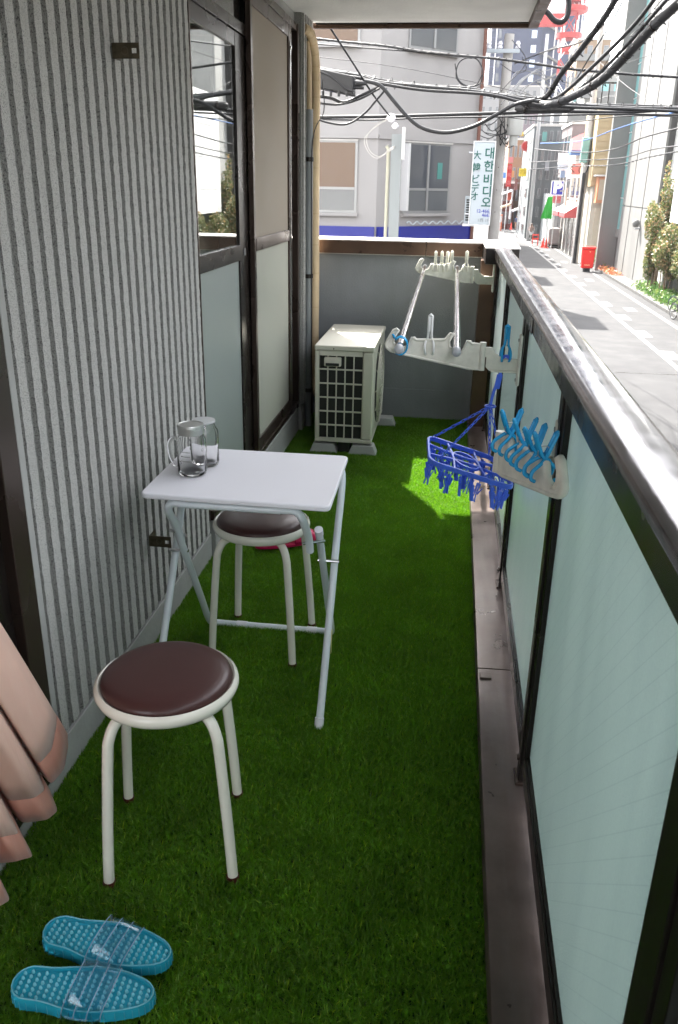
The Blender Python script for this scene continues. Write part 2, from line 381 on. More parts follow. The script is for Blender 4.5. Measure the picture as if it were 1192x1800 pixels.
for i in range(NR):
    y = 1.668+pitch*(i+.5)
    if i < 5:
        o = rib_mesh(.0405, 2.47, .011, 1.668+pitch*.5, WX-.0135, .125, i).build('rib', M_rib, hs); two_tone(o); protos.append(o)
    else:
        o = protos[i % 5].copy(); COL.objects.link(o); o.parent = hs
    o.location = (0, pitch*i, 0)
o0 = None
for i in range(5):
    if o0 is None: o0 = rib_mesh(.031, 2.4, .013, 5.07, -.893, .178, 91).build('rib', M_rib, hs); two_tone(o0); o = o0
    else: o = o0.copy(); COL.objects.link(o); o.parent = hs
    o.location = (0, i*.053, 0)
# balcony slab, outer kerb, soffit of the balcony above, its parapet
H('balcony_slab', M_conc, WX-.01, .50, -2, 5.78, -.30, -.016)
H('soffit', M_soffit, WX-.02, .33, -2, 5.44, 2.335, 2.60)
H('soffit_band', M_soffit, WX-.02, .30, -2, 5.30, 2.322, 2.334)
H('soffit_groove', M_bronzed, -.88, .345, 5.442, 5.458, 2.33, 2.58)
H('soffit_fascia', M_brown, -.90, .385, 5.46, 5.49, 2.31, 2.72, bevel=.004)
H('soffit_fascia', M_brown, .331, .385, -2, 5.459, 2.305, 2.72, bevel=.004)
H('upper_railing_wall', M_par, .30, .375, -2, 5.40, 2.72, 3.6)
H('end_wall', M_par, WX, .45, -2.1, -2.0, -.3, 2.6)

# sliding window, recessed; left leaf inside, right leaf outside
win = MB()
win.box(-1.06, -.925, 3.078, 3.090, .167, 2.26); win.box(-1.06, WX+.018, 4.985, 5.032, .167, 2.26)
win.box(-1.06, WX+.012, 3.0905, 4.985, 2.225, 2.262); win.box(-1.06, WX+.008, 3.0905, 4.985, .167, .198)
win.box(-.934, WX+.018, 3.0905, 4.985, .198, .210); win.box(-.962, -.957, 3.0905, 4.985, .198, .212)
wfr = win.build('window_frame', M_bronze, hs, bevel=.002)
H('wall', M_conc, -2.6, WX-.012, 3.078, 5.035, 2.262, 2.6)
def leaf(x0, x1, y0, y1, zt, zb, zm0, zm1, sl, sr, up, lo, mf=M_bronze):
    f = MB(); f.box(x0, x1, y0, y0+sl, zb, zt); f.box(x0, x1, y1-sr, y1, zb, zt)
    f.box(x0+.001, x1-.001, y0+sl, y1-sr, zt-.055, zt); f.box(x0+.001, x1-.001, y0+sl, y1-sr, zb, zb+.06)
    f.box(x0-.001, x1+.002, y0+sl, y1-sr, zm0, zm1)
    s = f.build('window_leaf', mf, hs, bevel=.002)
    xm = (x0+x1)/2
    MB().box(xm-.003, xm+.003, y0+sl-.004, y1-sr+.004, zm1-.004, zt-.05).build('upper_pane', up, s)
    MB().box(xm-.003, xm+.003, y0+sl-.004, y1-sr+.004, zb+.055, zm0+.004).build('lower_pane', lo, s)
    return s
l1 = leaf(-.958, -.936, 3.092, 3.93, 1.985+.055, .2, 1.148, 1.214, .022, .19, M_pane, M_frostw, M_bronzed)
MB().box(-.9355, -.9325, 3.80, 3.835, 1.165, 1.195).build('latch', mat('latch_grey', (.12, .12, .12), .4), l1)
H('transom_bar', M_bronzed, -.965, -.93, 3.092, 3.93, 2.042, 2.085, bevel=.002)
tp = MB().box(-.95, -.944, 3.092, 3.93, 2.086, 2.224).build('transom_pane', M_pane, hs)
l2 = leaf(-.932, -.908, 3.905, 4.83, 2.222, .212, 1.175, 1.232, .034, .075, M_screen, M_screen2)
MB().box(-.907, -.903, 4.775, 4.79, .3, 2.15).build('pull_rod', M_steel, l2)
MB().cyl((-.907, 4.78, 1.19), (-.898, 4.78, 1.19), .009, n=10).build('screw', M_steel, l2)
MB().cyl((-.907, 4.78, 2.12), (-.898, 4.78, 2.12), .009, n=10).build('screw', M_steel, l2)
H('window_stile', M_bronzed, -.975, -.935, 4.83, 4.985, .212, 2.222, bevel=.002)
H('window_stile', M_bronzed, -.958, -.942, 3.93, 4.83, .212, 2.222)
cu = MB(); cu.grid(lambda u, v: (-1.10+.012*math.sin(u*60), 3.42+u*.15, .2+v*2.0), 40, 2)
cu.build('inner_curtain', M_curtw, hs, solid=.002)
cu = MB(); cu.grid(lambda u, v: (-1.13+.012*math.sin(u*50), 3.74+u*.35, .2+v*2.0), 40, 2)
cu.build('inner_curtain', M_curtw, hs, solid=.002)
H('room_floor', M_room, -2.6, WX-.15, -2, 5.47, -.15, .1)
# the open doorway on the near left
H('door_jamb', M_bronze, -1.05, WX+.002, 1.560, 1.636, .06, 2.33, bevel=.003)
H('door_jamb', M_bronzed, -1.04, WX-.02, 1.43, 1.558, .06, 2.33, bevel=.003)
H('door_sill', M_bronze, -1.05, WX+.004, -.4, 1.554, .061, .095, bevel=.003)
H('door_leaf', M_bronzed, -1.0, -.97, 1.36, 1.43, .10, 2.3, bevel=.002)
dl = MB().box(-.988, -.982, .7, 1.36, .1, 2.3).build('door_pane', M_pane, hs)

# metal plates screwed to the ribs
def plate(y, z, label):
    t = thing('metal_plate', label, 'wall bracket', (WX+.002, y, z), 'metal plates screwed to the ribbed wall'); mp_ = mat('rusty_plate', (.085, .07, .045), .5, .6, var=(60, .4))
    m = MB(); x0, x1 = WX+.004, WX+.074; h = .0185; sl = [(.052, -.006), (.068, -.006), (.068, .006), (.052, .006)]
    m.box(x0, x0+.050, y-.0015, y+.0015, z-h, z+h); m.box(x0+.064, x1, y-.0015, y+.0015, z-h, z+h); m.box(x0+.050, x0+.064, y-.0015, y+.0015, z-h, z-.006); m.box(x0+.050, x0+.064, y-.0015, y+.0015, z+.006, z+h)
    m.build('plate', mp_, t)
    MB().box(WX+.0006, WX+.0038, y-.0014, y+.05, z-h+.001, z+h-.001).build('flange', mp_, t)
    MB().cyl((WX+.004, y+.03, z), (WX+.009, y+.03, z), .006, n=6).build('bolt', M_bronze, t)
    MB().tube([(x0+.03+.009*math.cos(a*PI/8), y-.0016, z+.009*math.sin(a*PI/8)) for a in range(16)], .0012, 5, closed=True).build('pressed_ring', mp_, t); return t
plate(2.36, 1.785, 'rusty metal plate screwed high on the ribbed wall, upper of two')
plate(2.37, .385, 'rusty metal plate low on the ribbed wall behind the white table legs')

# ------------------------------------------------------------------ peach curtain blowing out of the doorway
ct = thing('curtain', 'peach curtain with salmon hem billowing out of the doorway', 'curtain', (-.93, 1.1, .1))
hem = [((150,1236),-.885), ((118,1290),-.835), ((119,1312),-.80), ((112,1352),-.79), ((90,1378),-.80), ((66,1350),-.865), ((60,1372),-.90), ((84,1382),-.84), ((101,1425),-.785), ((84,1440),-.785), ((40,1446),-.83), ((16,1420),-.90), ((30,1452),-.85),
       ((58,1506),-.78), ((30,1513),-.785), ((0,1517),-.83), ((-25,1500),-.90), ((-8,1530),-.84), ((17,1582),-.775), ((0,1592),-.78), ((-40,1590),-.84), ((-70,1590),-.9)]
hp = []
kp = [at(p[0], p[1], X=x) for p, x in hem[1:]]
for i_ in range(len(kp)-1):
    for j_ in range(6): hp.append(kp[i_].lerp(kp[i_+1], j_/6))
hp = [hp[0]]+[(hp[i_-1]+hp[i_]*2+hp[i_+1])/4 for i_ in range(1, len(hp)-1)]+[hp[-1]]
def cfn(u, v):
    k = u*(len(hp)-1); i = min(int(k), len(hp)-2); b = hp[i].lerp(hp[i+1], k-i)
    top = Vector((-.93+(b.x+.83)*.45, b.y-.46+.08*u, b.z+1.05+.25*u))
    p = b.lerp(top, v); p.x -= .02*math.sin(v*PI); p.y += .04*math.sin(v*PI); return p
MB().grid(lambda u, v: cfn(u, v*.062), 160, 2).build('hem_band', M_hem, ct, smooth=True, solid=.003)
MB().grid(lambda u, v: cfn(u, .062+v*.938), 160, 20).build('cloth', M_curt, ct, smooth=True, solid=.002)

# ------------------------------------------------------------------ drain pipe, duct and cable at the wall corner
t = thing('drain_pipe', 'grey drain pipe with brackets running up the wall corner beside the beige duct', 'pipe', (-.865, 5.22, 0))
MB().tube([(-.865, 5.14, .0), (-.865, 5.14, 1.86)], .022, 14).build('pipe', M_pipe, t, smooth=60)
MB().tube([(-.865, 5.14, 1.86), (-.865, 5.14, 1.95), (-.87, 5.16, 2.12), (-.885, 5.17, 2.2)], .014, 12).build('upper_hose', M_duct, t, smooth=60)
for z in (.25, .95, 1.6): MB().tube([(-.865, 5.14, z-.012), (-.865, 5.14, z+.012)], .027, 14).build('clamp', M_bronzed, t, smooth=60)
MB().tube(smoothpath([(-.842, 5.13, .1), (-.845, 5.125, 1.2), (-.842, 5.13, 1.7), (-.80, 5.26, 1.86), (-.815, 5.30, 2.02)]), .003, 5).build('cord', M_black, t)
dp = smoothpath([(-.89, 5.10, 2.255), (-.862, 5.15, 2.235), (-.855, 5.25, 2.16), (-.858, 5.33, 2.03), (-.860, 5.335, 1.8), (-.860, 5.335, 1.3), (-.856, 5.335, .95), (-.856, 5.33, .55), (-.848, 5.30, .34), (-.82, 5.20, .22), (-.74, 5.12, .17)])
t = thing('refrigerant_duct', 'beige wrapped pipe curving down the corner to the air conditioner', 'pipe', (-.842, 5.35, .1))
MB().tube(dp, .026, 14).build('wrapping', M_duct, t, smooth=60)
for i in range(3, len(dp)-2, 3):
    d = (dp[i+1]-dp[i]).normalized(); MB().tube([dp[i]-d*.0025, dp[i]+d*.0025], .0268, 14).build('tape_lap', mat('tape', (.50, .37, .22), .6), t)
tag(MB().tube([(-.905, 5.10, 2.255), (-.885, 5.10, 2.255)], .045, 16).build('wall_sleeve', M_duct, t, smooth=60))

# ------------------------------------------------------------------ artificial grass
tag(bx('balcony_floor', mat('turf_backing', (.012, .035, .008), .95), None, WX, .155, -1.9, 5.48, -.014, -.002), kind='structure')
def turf():
    """one tile of tufted blades: tufts on a jittered 8 mm grid, blades splaying out of each tuft"""
    rs = np.random.RandomState(3); S = .13; k = 17; per = 11
    gx, gy = np.meshgrid((np.arange(k)+.5)/k*S-S/2, (np.arange(k)+.5)/k*S-S/2)
    c = np.c_[gx.ravel(), gy.ravel()]+rs.randn(k*k, 2)*.0016; th = .75+.5*rs.rand(k*k); ta = rs.rand(k*k)*2*PI
    c = np.repeat(c, per, 0); th = np.repeat(th, per); ta = np.repeat(ta, per); n = len(c)
    la = rs.rand(n)*2*PI; lean = rs.rand(n)**.8*.011+.0015; h = (.011+rs.rand(n)*.010)*th; wd = .0007+rs.rand(n)*.0006
    p = c+np.c_[np.cos(la), np.sin(la)]*.0012; lx = np.cos(la)*lean+np.cos(ta)*.004; ly = np.sin(la)*lean+np.sin(ta)*.004; a = rs.rand(n)*2*PI
    V = np.zeros((n, 5, 3)); dx, dy = np.cos(a), np.sin(a)
    V[:,0] = np.c_[p[:,0]-dy*wd, p[:,1]+dx*wd, np.zeros(n)]; V[:,1] = np.c_[p[:,0]+dy*wd, p[:,1]-dx*wd, np.zeros(n)]
    mx, my, mz = p[:,0]+lx*.35, p[:,1]+ly*.35, h*.6
    V[:,2] = np.c_[mx+dy*wd*.9, my-dx*wd*.9, mz]; V[:,3] = np.c_[mx-dy*wd*.9, my+dx*wd*.9, mz]
    V[:,4] = np.c_[p[:,0]+lx*1.25, p[:,1]+ly*1.25, h]
    me = bpy.data.meshes.new('artificial_grass'); fs = []
    for i in range(n): b = i*5; fs += [(b, b+1, b+2, b+3), (b+3, b+2, b+4)]
    me.from_pydata(V.reshape(-1, 3).tolist(), [], fs); return me
m = bpy.data.materials.new('turf_blade'); m.use_nodes = True; N = m.node_tree.nodes; L = m.node_tree.links
b = N['Principled BSDF']; b.inputs['Roughness'].default_value = .45; b.inputs['Specular IOR Level'].default_value = .35
geo = N.new('ShaderNodeNewGeometry'); cr = N.new('ShaderNodeValToRGB'); L.new(geo.outputs['Random Per Island'], cr.inputs[0])
cr.color_ramp.elements[0].color = (.055, .105, .003, 1); cr.color_ramp.elements[1].color = (.46, .58, .014, 1)
e = cr.color_ramp.elements.new(.93); e.color = (.09, .25, .010, 1); e = cr.color_ramp.elements.new(.97); e.color = (.26, .36, .07, 1)
nz = N.new('ShaderNodeTexNoise'); nz.inputs['Scale'].default_value = 6; nz.inputs['Detail'].default_value = 4; L.new(geo.outputs['Position'], nz.inputs['Vector'])
mr = N.new('ShaderNodeMapRange'); mr.inputs[1].default_value = .3; mr.inputs[2].default_value = .7; mr.inputs[3].default_value = .72; mr.inputs[4].default_value = 1.32
L.new(nz.outputs[0], mr.inputs[0]); vm = N.new('ShaderNodeVectorMath'); vm.operation = 'SCALE'; L.new(cr.outputs[0], vm.inputs[0]); L.new(mr.outputs[0], vm.inputs['Scale'])
L.new(vm.outputs[0], b.inputs['Base Color']); tl = N.new('ShaderNodeBsdfTranslucent'); tl.inputs[0].default_value = (.20, .50, .01, 1)
mx = N.new('ShaderNodeMixShader'); mx.inputs[0].default_value = .3; L.new(b.outputs[0], mx.inputs[1]); L.new(tl.outputs[0], mx.inputs[2]); L.new(mx.outputs[0], N['Material Output'].inputs[0])
me = turf(); me.materials.append(m); tf = bpy.data.objects.new('artificial_grass', me); COL.objects.link(tf); tf.location = ((WX+.155)/2, 2.67, -.002)
tag(tf, 'bright green artificial grass covering the balcony floor', 'artificial grass', kind='stuff')
ng = bpy.data.node_groups.new('turf', 'GeometryNodeTree'); ng.interface.new_socket('Geometry', in_out='INPUT', socket_type='NodeSocketGeometry')
ng.interface.new_socket('Geometry', in_out='OUTPUT', socket_type='NodeSocketGeometry')
gi = ng.nodes.new('NodeGroupInput'); go = ng.nodes.new('NodeGroupOutput'); gr = ng.nodes.new('GeometryNodeMeshGrid')
gr.inputs[0].default_value = 1.075-.12; gr.inputs[1].default_value = 5.62-.12; gr.inputs[2].default_value = 9; gr.inputs[3].default_value = 46
ip = ng.nodes.new('GeometryNodeInstanceOnPoints'); rv = ng.nodes.new('FunctionNodeRandomValue'); rv.data_type = 'INT'
rv.inputs['Min'].default_value = 0
for s in rv.inputs:
    if s.name == 'Max' and s.type == 'INT': s.default_value = 3
    if s.name == 'Min' and s.type == 'INT': s.default_value = 0
ro = [s for s in rv.outputs if s.type == 'INT'][0]
mu = ng.nodes.new('ShaderNodeMath'); mu.operation = 'MULTIPLY'; mu.inputs[1].default_value = PI/2; cx = ng.nodes.new('ShaderNodeCombineXYZ')
ng.links.new(ro, mu.inputs[0]); ng.links.new(mu.outputs[0], cx.inputs[2]); ng.links.new(gr.outputs[0], ip.inputs['Points'])
ng.links.new(gi.outputs[0], ip.inputs['Instance']); ng.links.new(cx.outputs[0], ip.inputs['Rotation']); ng.links.new(ip.outputs[0], go.inputs[0])
md = tf.modifiers.new('turf', 'NODES'); md.node_group = ng

# ------------------------------------------------------------------ end parapet with metal coping and corner post
pt = thing('parapet_wall', 'grey stucco parapet with sunlit metal coping at the end of the balcony', 'wall', (-.35, 5.55, 0))
bx('wall', M_par, pt, -.879, .30, 5.49, 5.66, -.30, 1.10)
bx('lower_wall', M_par, pt, -.879, .17, 5.478, 5.489, -.1, .205)
for x0, x1 in ((-.89, -.176), (-.173, .175)):
    c = MB().box(x0, x1, 5.44, 5.71, 1.095, 1.15); c.box(x0, x1, 5.442, 5.462, 1.06, 1.0949)
    # top slopes slightly
    c.build('coping', M_cap, pt, bevel=.004)
    bx('coping_face', M_brown, pt, x0+.001, x1-.001, 5.433, 5.4395, 1.065, 1.142)
bx('coping_joint', M_bronzed, pt, -.1755, -.1735, 5.436, 5.70, 1.07, 1.148)
bx('corner_cap', M_bronzed, pt, .178, .365, 4.98, 5.72, 1.06, 1.145, bevel=.004)
bx('corner_cap_top', M_cap, pt, .174, .37, 4.976, 5.724, 1.1455, 1.153)  # pale sheet: sunlit top of the dark cap, done in colour
bx('corner_post', M_brown, pt, .165, .262, 5.26, 5.43, .03, 1.0595, bevel=.003)
# ------------------------------------------------------------------ metal ledge
lg = thing('metal_ledge', 'weathered brown metal ledge along the foot of the glass railing', 'ledge', (.3, 2.4, 0))
for y0, y1 in ((-1.9, .2), (.203, 2.345), (2.349, 4.1), (4.103, 5.47)):
    q = MB(); q.prism([(.156, -.12), (.156, .022), (.162, .03), (.43, .036), (.47, .03), (.47, -.3), (.46, -.3), (.46, .02), (.165, .018), (.165, -.12)], (0, y0, 0), (1,0,0), (0,0,1), (0, y1-y0, 0))
    q.build('ledge_plate', M_ledge, lg, bevel=.0015)
MB().obox((.185, 2.30, .0335), (.018, 0, 0), (0, .018, 0), (0, 0, .003)).build('patch', M_ledge, lg, bevel=.002)

# ------------------------------------------------------------------ glass railing
rl = thing('glass_railing', 'brown metal railing with frosted green glass panels and polished top rail', 'railing', (.27, 2.4, .03))
posts = [-.46, .68, 1.82, 2.96, 4.10, 5.19]
for y in posts:
    q = MB(); q.box(.252, .296, y-.022, y+.022, .031, 1.098)
    q.build('post', M_bronzed, rl, bevel=.003)
    bx('foot_plate', M_bronze, rl, .245, .325, y-.032, y+.032, .031, .041, bevel=.002)
    MB().cyl((.246, y, .10), (.252, y, .10), .009, n=6).build('bolt', M_bronze, rl)
for a, b_ in zip(posts[:-1], posts[1:]):
    y0, y1 = a+.0225, b_-.0225; q = MB()
    q.box(.257, .291, y0, y0+.034, .085, 1.09); q.box(.257, .291, y1-.034, y1, .085, 1.09)
    q.box(.256, .292, y0+.034, y1-.034, .085, .135); q.box(.262, .286, y0+.034, y1-.034, .135, .142); q.box(.256, .292, y0+.034, y1-.034, 1.062, 1.09)
    fr = q.build('panel_frame', M_bronzed, rl, bevel=.002)
    MB().box(.270, .276, y0+.030, y1-.030, .139, 1.066).build('glass_panel', M_frost, fr)
prof = [(.2265, 1.138), (.227, 1.142), (.232, 1.149), (.243, 1.153), (.262, 1.157), (.283, 1.157), (.302, 1.153), (.313, 1.147), (.3175, 1.138)]
side = [(.234, 1.091), (.2285, 1.096), (.2275, 1.1379), (.3165, 1.1379), (.3155, 1.096), (.310, 1.091)]
for y0, y1 in ((-1.9, 2.40), (2.404, 4.93)):
    MB().prism(side, (0, y0, 0), (1,0,0), (0,0,1), (0, y1-y0, 0)).build('rail_side', M_bronzes, rl, smooth=35)
for y0, y1 in ((-1.9, 2.40), (2.404, 4.93)):
    MB().prism(prof, (0, y0, 0), (1,0,0), (0,0,1), (0, y1-y0, 0)).build('top_rail', M_rail, rl, smooth=35)
MB().prism(prof, (0, 4.932, 0), (1,0,0), (0,0,1), (0, .012, 0)).build('rail_cap', M_cap, rl, smooth=35)
bx('sleeve', M_bronze, rl, .225, .2268, 2.36, 2.45, 1.095, 1.135)

# ------------------------------------------------------------------ air conditioner
ac = thing('air_conditioner', 'ivory outdoor air conditioner unit with gridded side standing on the grass', 'air conditioner', (-.57, 5.0, 0))
X0, X1, Y0, Y1, Z0, Z1 = -.735, -.405, 4.60, 5.36, .075, .635
q = MB(); q.box(X0+.012, X1-.05, Y0+.03, Y1, Z0+.004, Z1-.03)
q.build('core', M_acdark, ac)
bx('top_panel', M_ac, ac, X0-.004, X1+.004, Y0-.006, Y1+.004, Z1-.03, Z1, bevel=.008)
bx('base_panel', M_ac, ac, X0, X1, Y0, Y1, Z0, Z0+.02, bevel=.004)
bx('corner_panel', M_ac, ac, X1-.062, X1, Y0, Y0+.075, Z0+.021, Z1-.031, bevel=.010)
bx('corner_panel', M_ac, ac, X0, X0+.022, Y0, Y0+.05, Z0+.021, Z1-.031, bevel=.004)
bx('top_strip', M_ac, ac, X0+.023, X1-.063, Y0+.003, Y0+.03, Z1-.055, Z1-.031)
gx0, gx1 = X0+.022, X1-.062; gz0, gz1 = Z0+.021, Z1-.055
for i in range(1, 5):
    x = gx0+(gx1-gx0)*i/5; MB().box(x-.003, x+.003, Y0+.002, Y0+.016, gz0, gz1).build('grille_bar', M_ac, ac)
for i in range(0, 7):
    z = gz0+(gz1-gz0)*i/6; MB().box(gx0, gx1, Y0+.001, Y0+.012, z-.0035, z+.0035).build('grille_bar', M_ac, ac)
q = MB(); q.box(gx0+.03, gx0+.125, Y0-.014, Y0+.02, gz1-.062, gz1-.012); q.build('service_handle', M_ac, ac, bevel=.006)
bx('handle_recess', M_acdark, ac, gx0+.04, gx0+.115, Y0-.0155, Y0-.0142, gz1-.058, gz1-.042)
bx('front_panel', M_ac, ac, X1-.03, X1-.001, Y0+.076, Y1, Z0+.021, Z1-.031, bevel=.003)
cy_, cz_ = 4.98, .35
MB().cyl((X1-.0015, cy_, cz_), (X1+.002, cy_, cz_), .235, n=48).build('fan_opening', M_acdark, ac)
for r in (.04, .08, .12, .16, .20, .235):
    MB().tube([(X1+.012+.012*(1-r/.24), cy_+r*math.cos(a*PI/16), cz_+r*math.sin(a*PI/16)) for a in range(32)], .003, 5, closed=True).build('guard_ring', M_ac, ac)
for k in range(12):
    a = k*PI/6; MB().tube([(X1+.024, cy_+.035*math.cos(a), cz_+.035*math.sin(a)), (X1+.004, cy_+.24*math.cos(a), cz_+.24*math.sin(a))], .003, 5).build('guard_spoke', M_ac, ac)
for (x, y) in ((X0+.05, Y0+.05), (X1-.05, Y0+.04), (X0+.06, Y1-.08), (X1+.015, Y1-.08)):
    q = MB(); q.prism([(-.085, 0), (.085, 0), (.060, .062), (-.060, .062)], (x, y-.045, 0), (1,0,0), (0,0,1), (0, .09, 0))
    q.build('foot_block', M_cap2 if x < -.6 and y > 5 else mat('foot_plastic', (.42, .42, .41), .6), ac, bevel=.004)
MB().box(-.60, -.53, Y0+.02, Y0+.10, .01, .07).build('drain_cap', M_acdark, ac)
MB().cyl((-.63, Y0-.0075, Z1-.018), (-.63, Y0-.006, Z1-.018), .004, n=8).build('screw', M_bronze, ac)

# ------------------------------------------------------------------ folding table
TZ = .68
tb = thing('folding_table', 'small white folding table with pale steel legs against the ribbed wall', 'table', (-.55, 2.25, 0))
FL, FR, BR, BL = Vector((-.808, 2.035, 0)), Vector((-.281, 2.022, 0)), Vector((-.287, 2.472, 0)), Vector((-.812, 2.470, 0))
q = MB(); pl = []
cs = [FL, FR, BR, BL]
for i, c in enumerate(cs):
    pv_, nx_ = cs[i-1], cs[(i+1) % 4]; d1 = (pv_-c).normalized(); d2 = (nx_-c).normalized(); r = .022
    p0, p2 = c+d1*r, c+d2*r
    for k in range(6):
        t_ = k/5; pp = p0*(1-t_)**2+c*2*t_*(1-t_)+p2*t_**2; pl.append((pp.x, pp.y))
q.prism(pl, (0, 0, TZ-.017), (1,0,0), (0,1,0), (0,0,.017)); q.build('tabletop', M_white, tb, bevel=.0055, seg=3)
rl_ = .0115
for sx, xx, xi in ((1, -.300, -.335), (-1, -.80, -.768)):
    top = (xx, 2.43, TZ-.025); foot = (xx, 1.992, .004)
    MB().tube(smoothpath([(xx-sx*.08, 2.455, TZ-.03), (xx-sx*.02, 2.45, TZ-.035), (xx, 2.425, TZ-.065), (xx, 2.32, .46), (xx, 2.16, .232), (xx, 2.05, .079), foot], 5), rl_, 12).build('leg', M_tleg, tb, smooth=60)
    MB().cyl((xx, 2.003, .03), (xx, 1.99, .001), .0135, n=12).build('foot_cap', M_white, tb, smooth=60)
    MB().tube(smoothpath([(xi, 2.19, .53), (xi, 2.3, .3526), (xi, 2.41, .175), (xi, 2.49, .046), (xi-sx*.012, 2.522, .018), (xi-sx*.05, 2.53, .012)], 5), rl_, 12).build('leg', M_tleg, tb, smooth=60)
    MB().cyl((xi, 2.180, .546), (xi, 2.192, .527), .0128, n=12).build('tube_cap', M_white, tb, smooth=60)
    xb = xi-sx*.028
    MB().tube(smoothpath([(xb-sx*.07, 2.05, TZ-.030), (xb-sx*.02, 2.055, TZ-.031), (xb, 2.068, TZ-.06), (xb+sx*.004, 2.15, .53), (xb+sx*.004, 2.175, .478)], 5), rl_, 12).build('support', M_tleg, tb, smooth=60)
    MB().cyl((xb-sx*.015, 2.165, .505), (xi+sx*.016, 2.195, .505), .005, n=8).build('rivet', M_steel, tb)
    MB().cyl((xi-sx*.014, 2.265, .409), (xx+sx*.016, 2.265, .409), .005, n=8).build('rivet', M_steel, tb)
MB().tube([(-.768+.05, 2.53, .012), (-.335-.05, 2.53, .012)], rl_, 12).build('cross_bar', M_tleg, tb, smooth=60)
for x in (-.66, -.41): MB().tube([(x-.018, 2.53, .012), (x+.018, 2.53, .012)], .0135, 12).build('bar_cap', M_white, tb, smooth=60)
MB().tube([(-.72, 2.455, TZ-.03), (-.38, 2.455, TZ-.03)], rl_, 10).build('cross_bar', M_tleg, tb, smooth=60)
MB().tube([(-.70, 2.05, TZ-.030), (-.42, 2.05, TZ-.030)], rl_, 10).build('cross_bar', M_tleg, tb, smooth=60)
MB().obox((-.2882, 2.148, .20), (.0006, 0, 0), (0, .006, 0), (0, .008, .034)).build('sticker', mat('yellow_sticker', (.75, .68, .25), .5), tb)

# ------------------------------------------------------------------ stools
def make_stool():
    r = thing('stool', 'x', 'stool'); sz = .452
    MB().lathe([(.118, sz-.030), (.142, sz-.030), (.153, sz-.024), (.158, sz-.012), (.156, sz-.002), (.149, sz+.003), (.143, sz-.001), (.141, sz-.008)], n=72).build('seat_ring', M_cream, r, smooth=60)
    pr = [(.1405, sz-.012), (.1425, sz-.004), (.1435, sz+.002), (.141, sz+.009), (.134, sz+.015), (.118, sz+.020), (.085, sz+.0235), (.04, sz+.025), (.002, sz+.0253)]
    MB().lathe(pr, n=72).build('cushion', M_seat, r, smooth=60)
    for k in range(4):
        a = PI/4+k*PI/2; c, s_ = math.cos(a), math.sin(a)
        pts = [(.06, sz-.036), (.105, sz-.036), (.138, sz-.045), (.158, sz-.075), (.166, sz-.12), (.184, .15), (.194, .016)]
        MB().tube(smoothpath([(p*c, p*s_, z) for p, z in pts], 6), .0122, 14).build('leg', M_cream, r, smooth=60)
        MB().tube([(.1935*c, .1935*s_, .018), (.1945*c, .1945*s_, .001)], .0145, 14).build('rubber_foot', M_foot, r, smooth=60)
    MB().tube([(.06*math.cos(a*PI/12), .06*math.sin(a*PI/12), sz-.036) for a in range(24)], .008, 8, closed=True).build('under_ring', M_cream, r, smooth=60)
    return r
s1 = make_stool(); s1.location = (-.567, 1.508, 0); s1.rotation_euler.z = math.radians(12)
tag(s1, 'cream steel stool with dark brown round cushion standing in the foreground', 'stool', 'round cushioned stools')
s2 = copy_tree(s1); s2.location = (-.563, 2.445, 0); s2.rotation_euler.z = math.radians(-4)
tag(s2, 'cream steel stool with brown cushion tucked under the white folding table', 'stool', 'round cushioned stools')

# ------------------------------------------------------------------ jar mugs
def make_jar():
    r = thing('jar_mug', 'x', 'jar'); R_ = .0385
    out_ = [(.030, 0), (.036, .003), (R_, .012), (R_, .088), (.037, .096), (.031, .106), (.029, .112), (.029, .116)]
    inn = [(.027, .116), (.027, .112), (.029, .105), (.034, .095), (.0355, .088), (.0355, .014), (.031, .008), (.0, .007)]
    MB().lathe(out_+inn, n=48).build('jar', M_glass, r, smooth=60)
    MB().tube(smoothpath([(-.037, 0, .088), (-.050, 0, .092), (-.062, 0, .080), (-.064, 0, .055), (-.058, 0, .030), (-.046, 0, .019), (-.037, 0, .024)], 6), .0052, 10).build('handle', M_glass, r, smooth=60)
    for k in range(3):
        MB().tube([(R_*math.cos(a*.09-1.9+k*.02)*1.0, R_*math.sin(a*.09-1.9), .045+.012*k) for a in range(8)], .0016, 5).build('embossing', M_glass, r)
    return r
j1 = make_jar(); j1.scale = (1.1, 1.1, 1.12); j1.location = (-.712, 2.215, TZ+.0005); j1.rotation_euler.z = math.radians(-8)
tag(j1, 'clear glass jar mug with handle and metal lid on the white folding table', 'jar', 'glass jar mugs')
lid = MB().lathe([(.0325, .108), (.0335, .109), (.0335, .122), (.0345, .123), (.0345, .131), (.0335, .1335), (.031, .1335), (.030, .1318), (.012, .1318), (.0005, .132)], n=48)
j2 = copy_tree(j1); j2.location = (-.700, 2.303, TZ+.0005); j2.rotation_euler.z = math.radians(-75)
tag(j2, 'second clear glass jar mug hidden behind the lidded one', 'jar', 'glass jar mugs')
lo = lid.build('lid', M_lid, None, smooth=35, local=(0,0,0)); lo.parent = j1
MB().lathe([(.0, .118), (.031, .118), (.032, .12), (.031, .124), (.0, .126)], n=32).build('cover', mat('milky_cover', (.8, .82, .82), .35, trans=.5), None, smooth=35, local=(0,0,0)).parent = j2

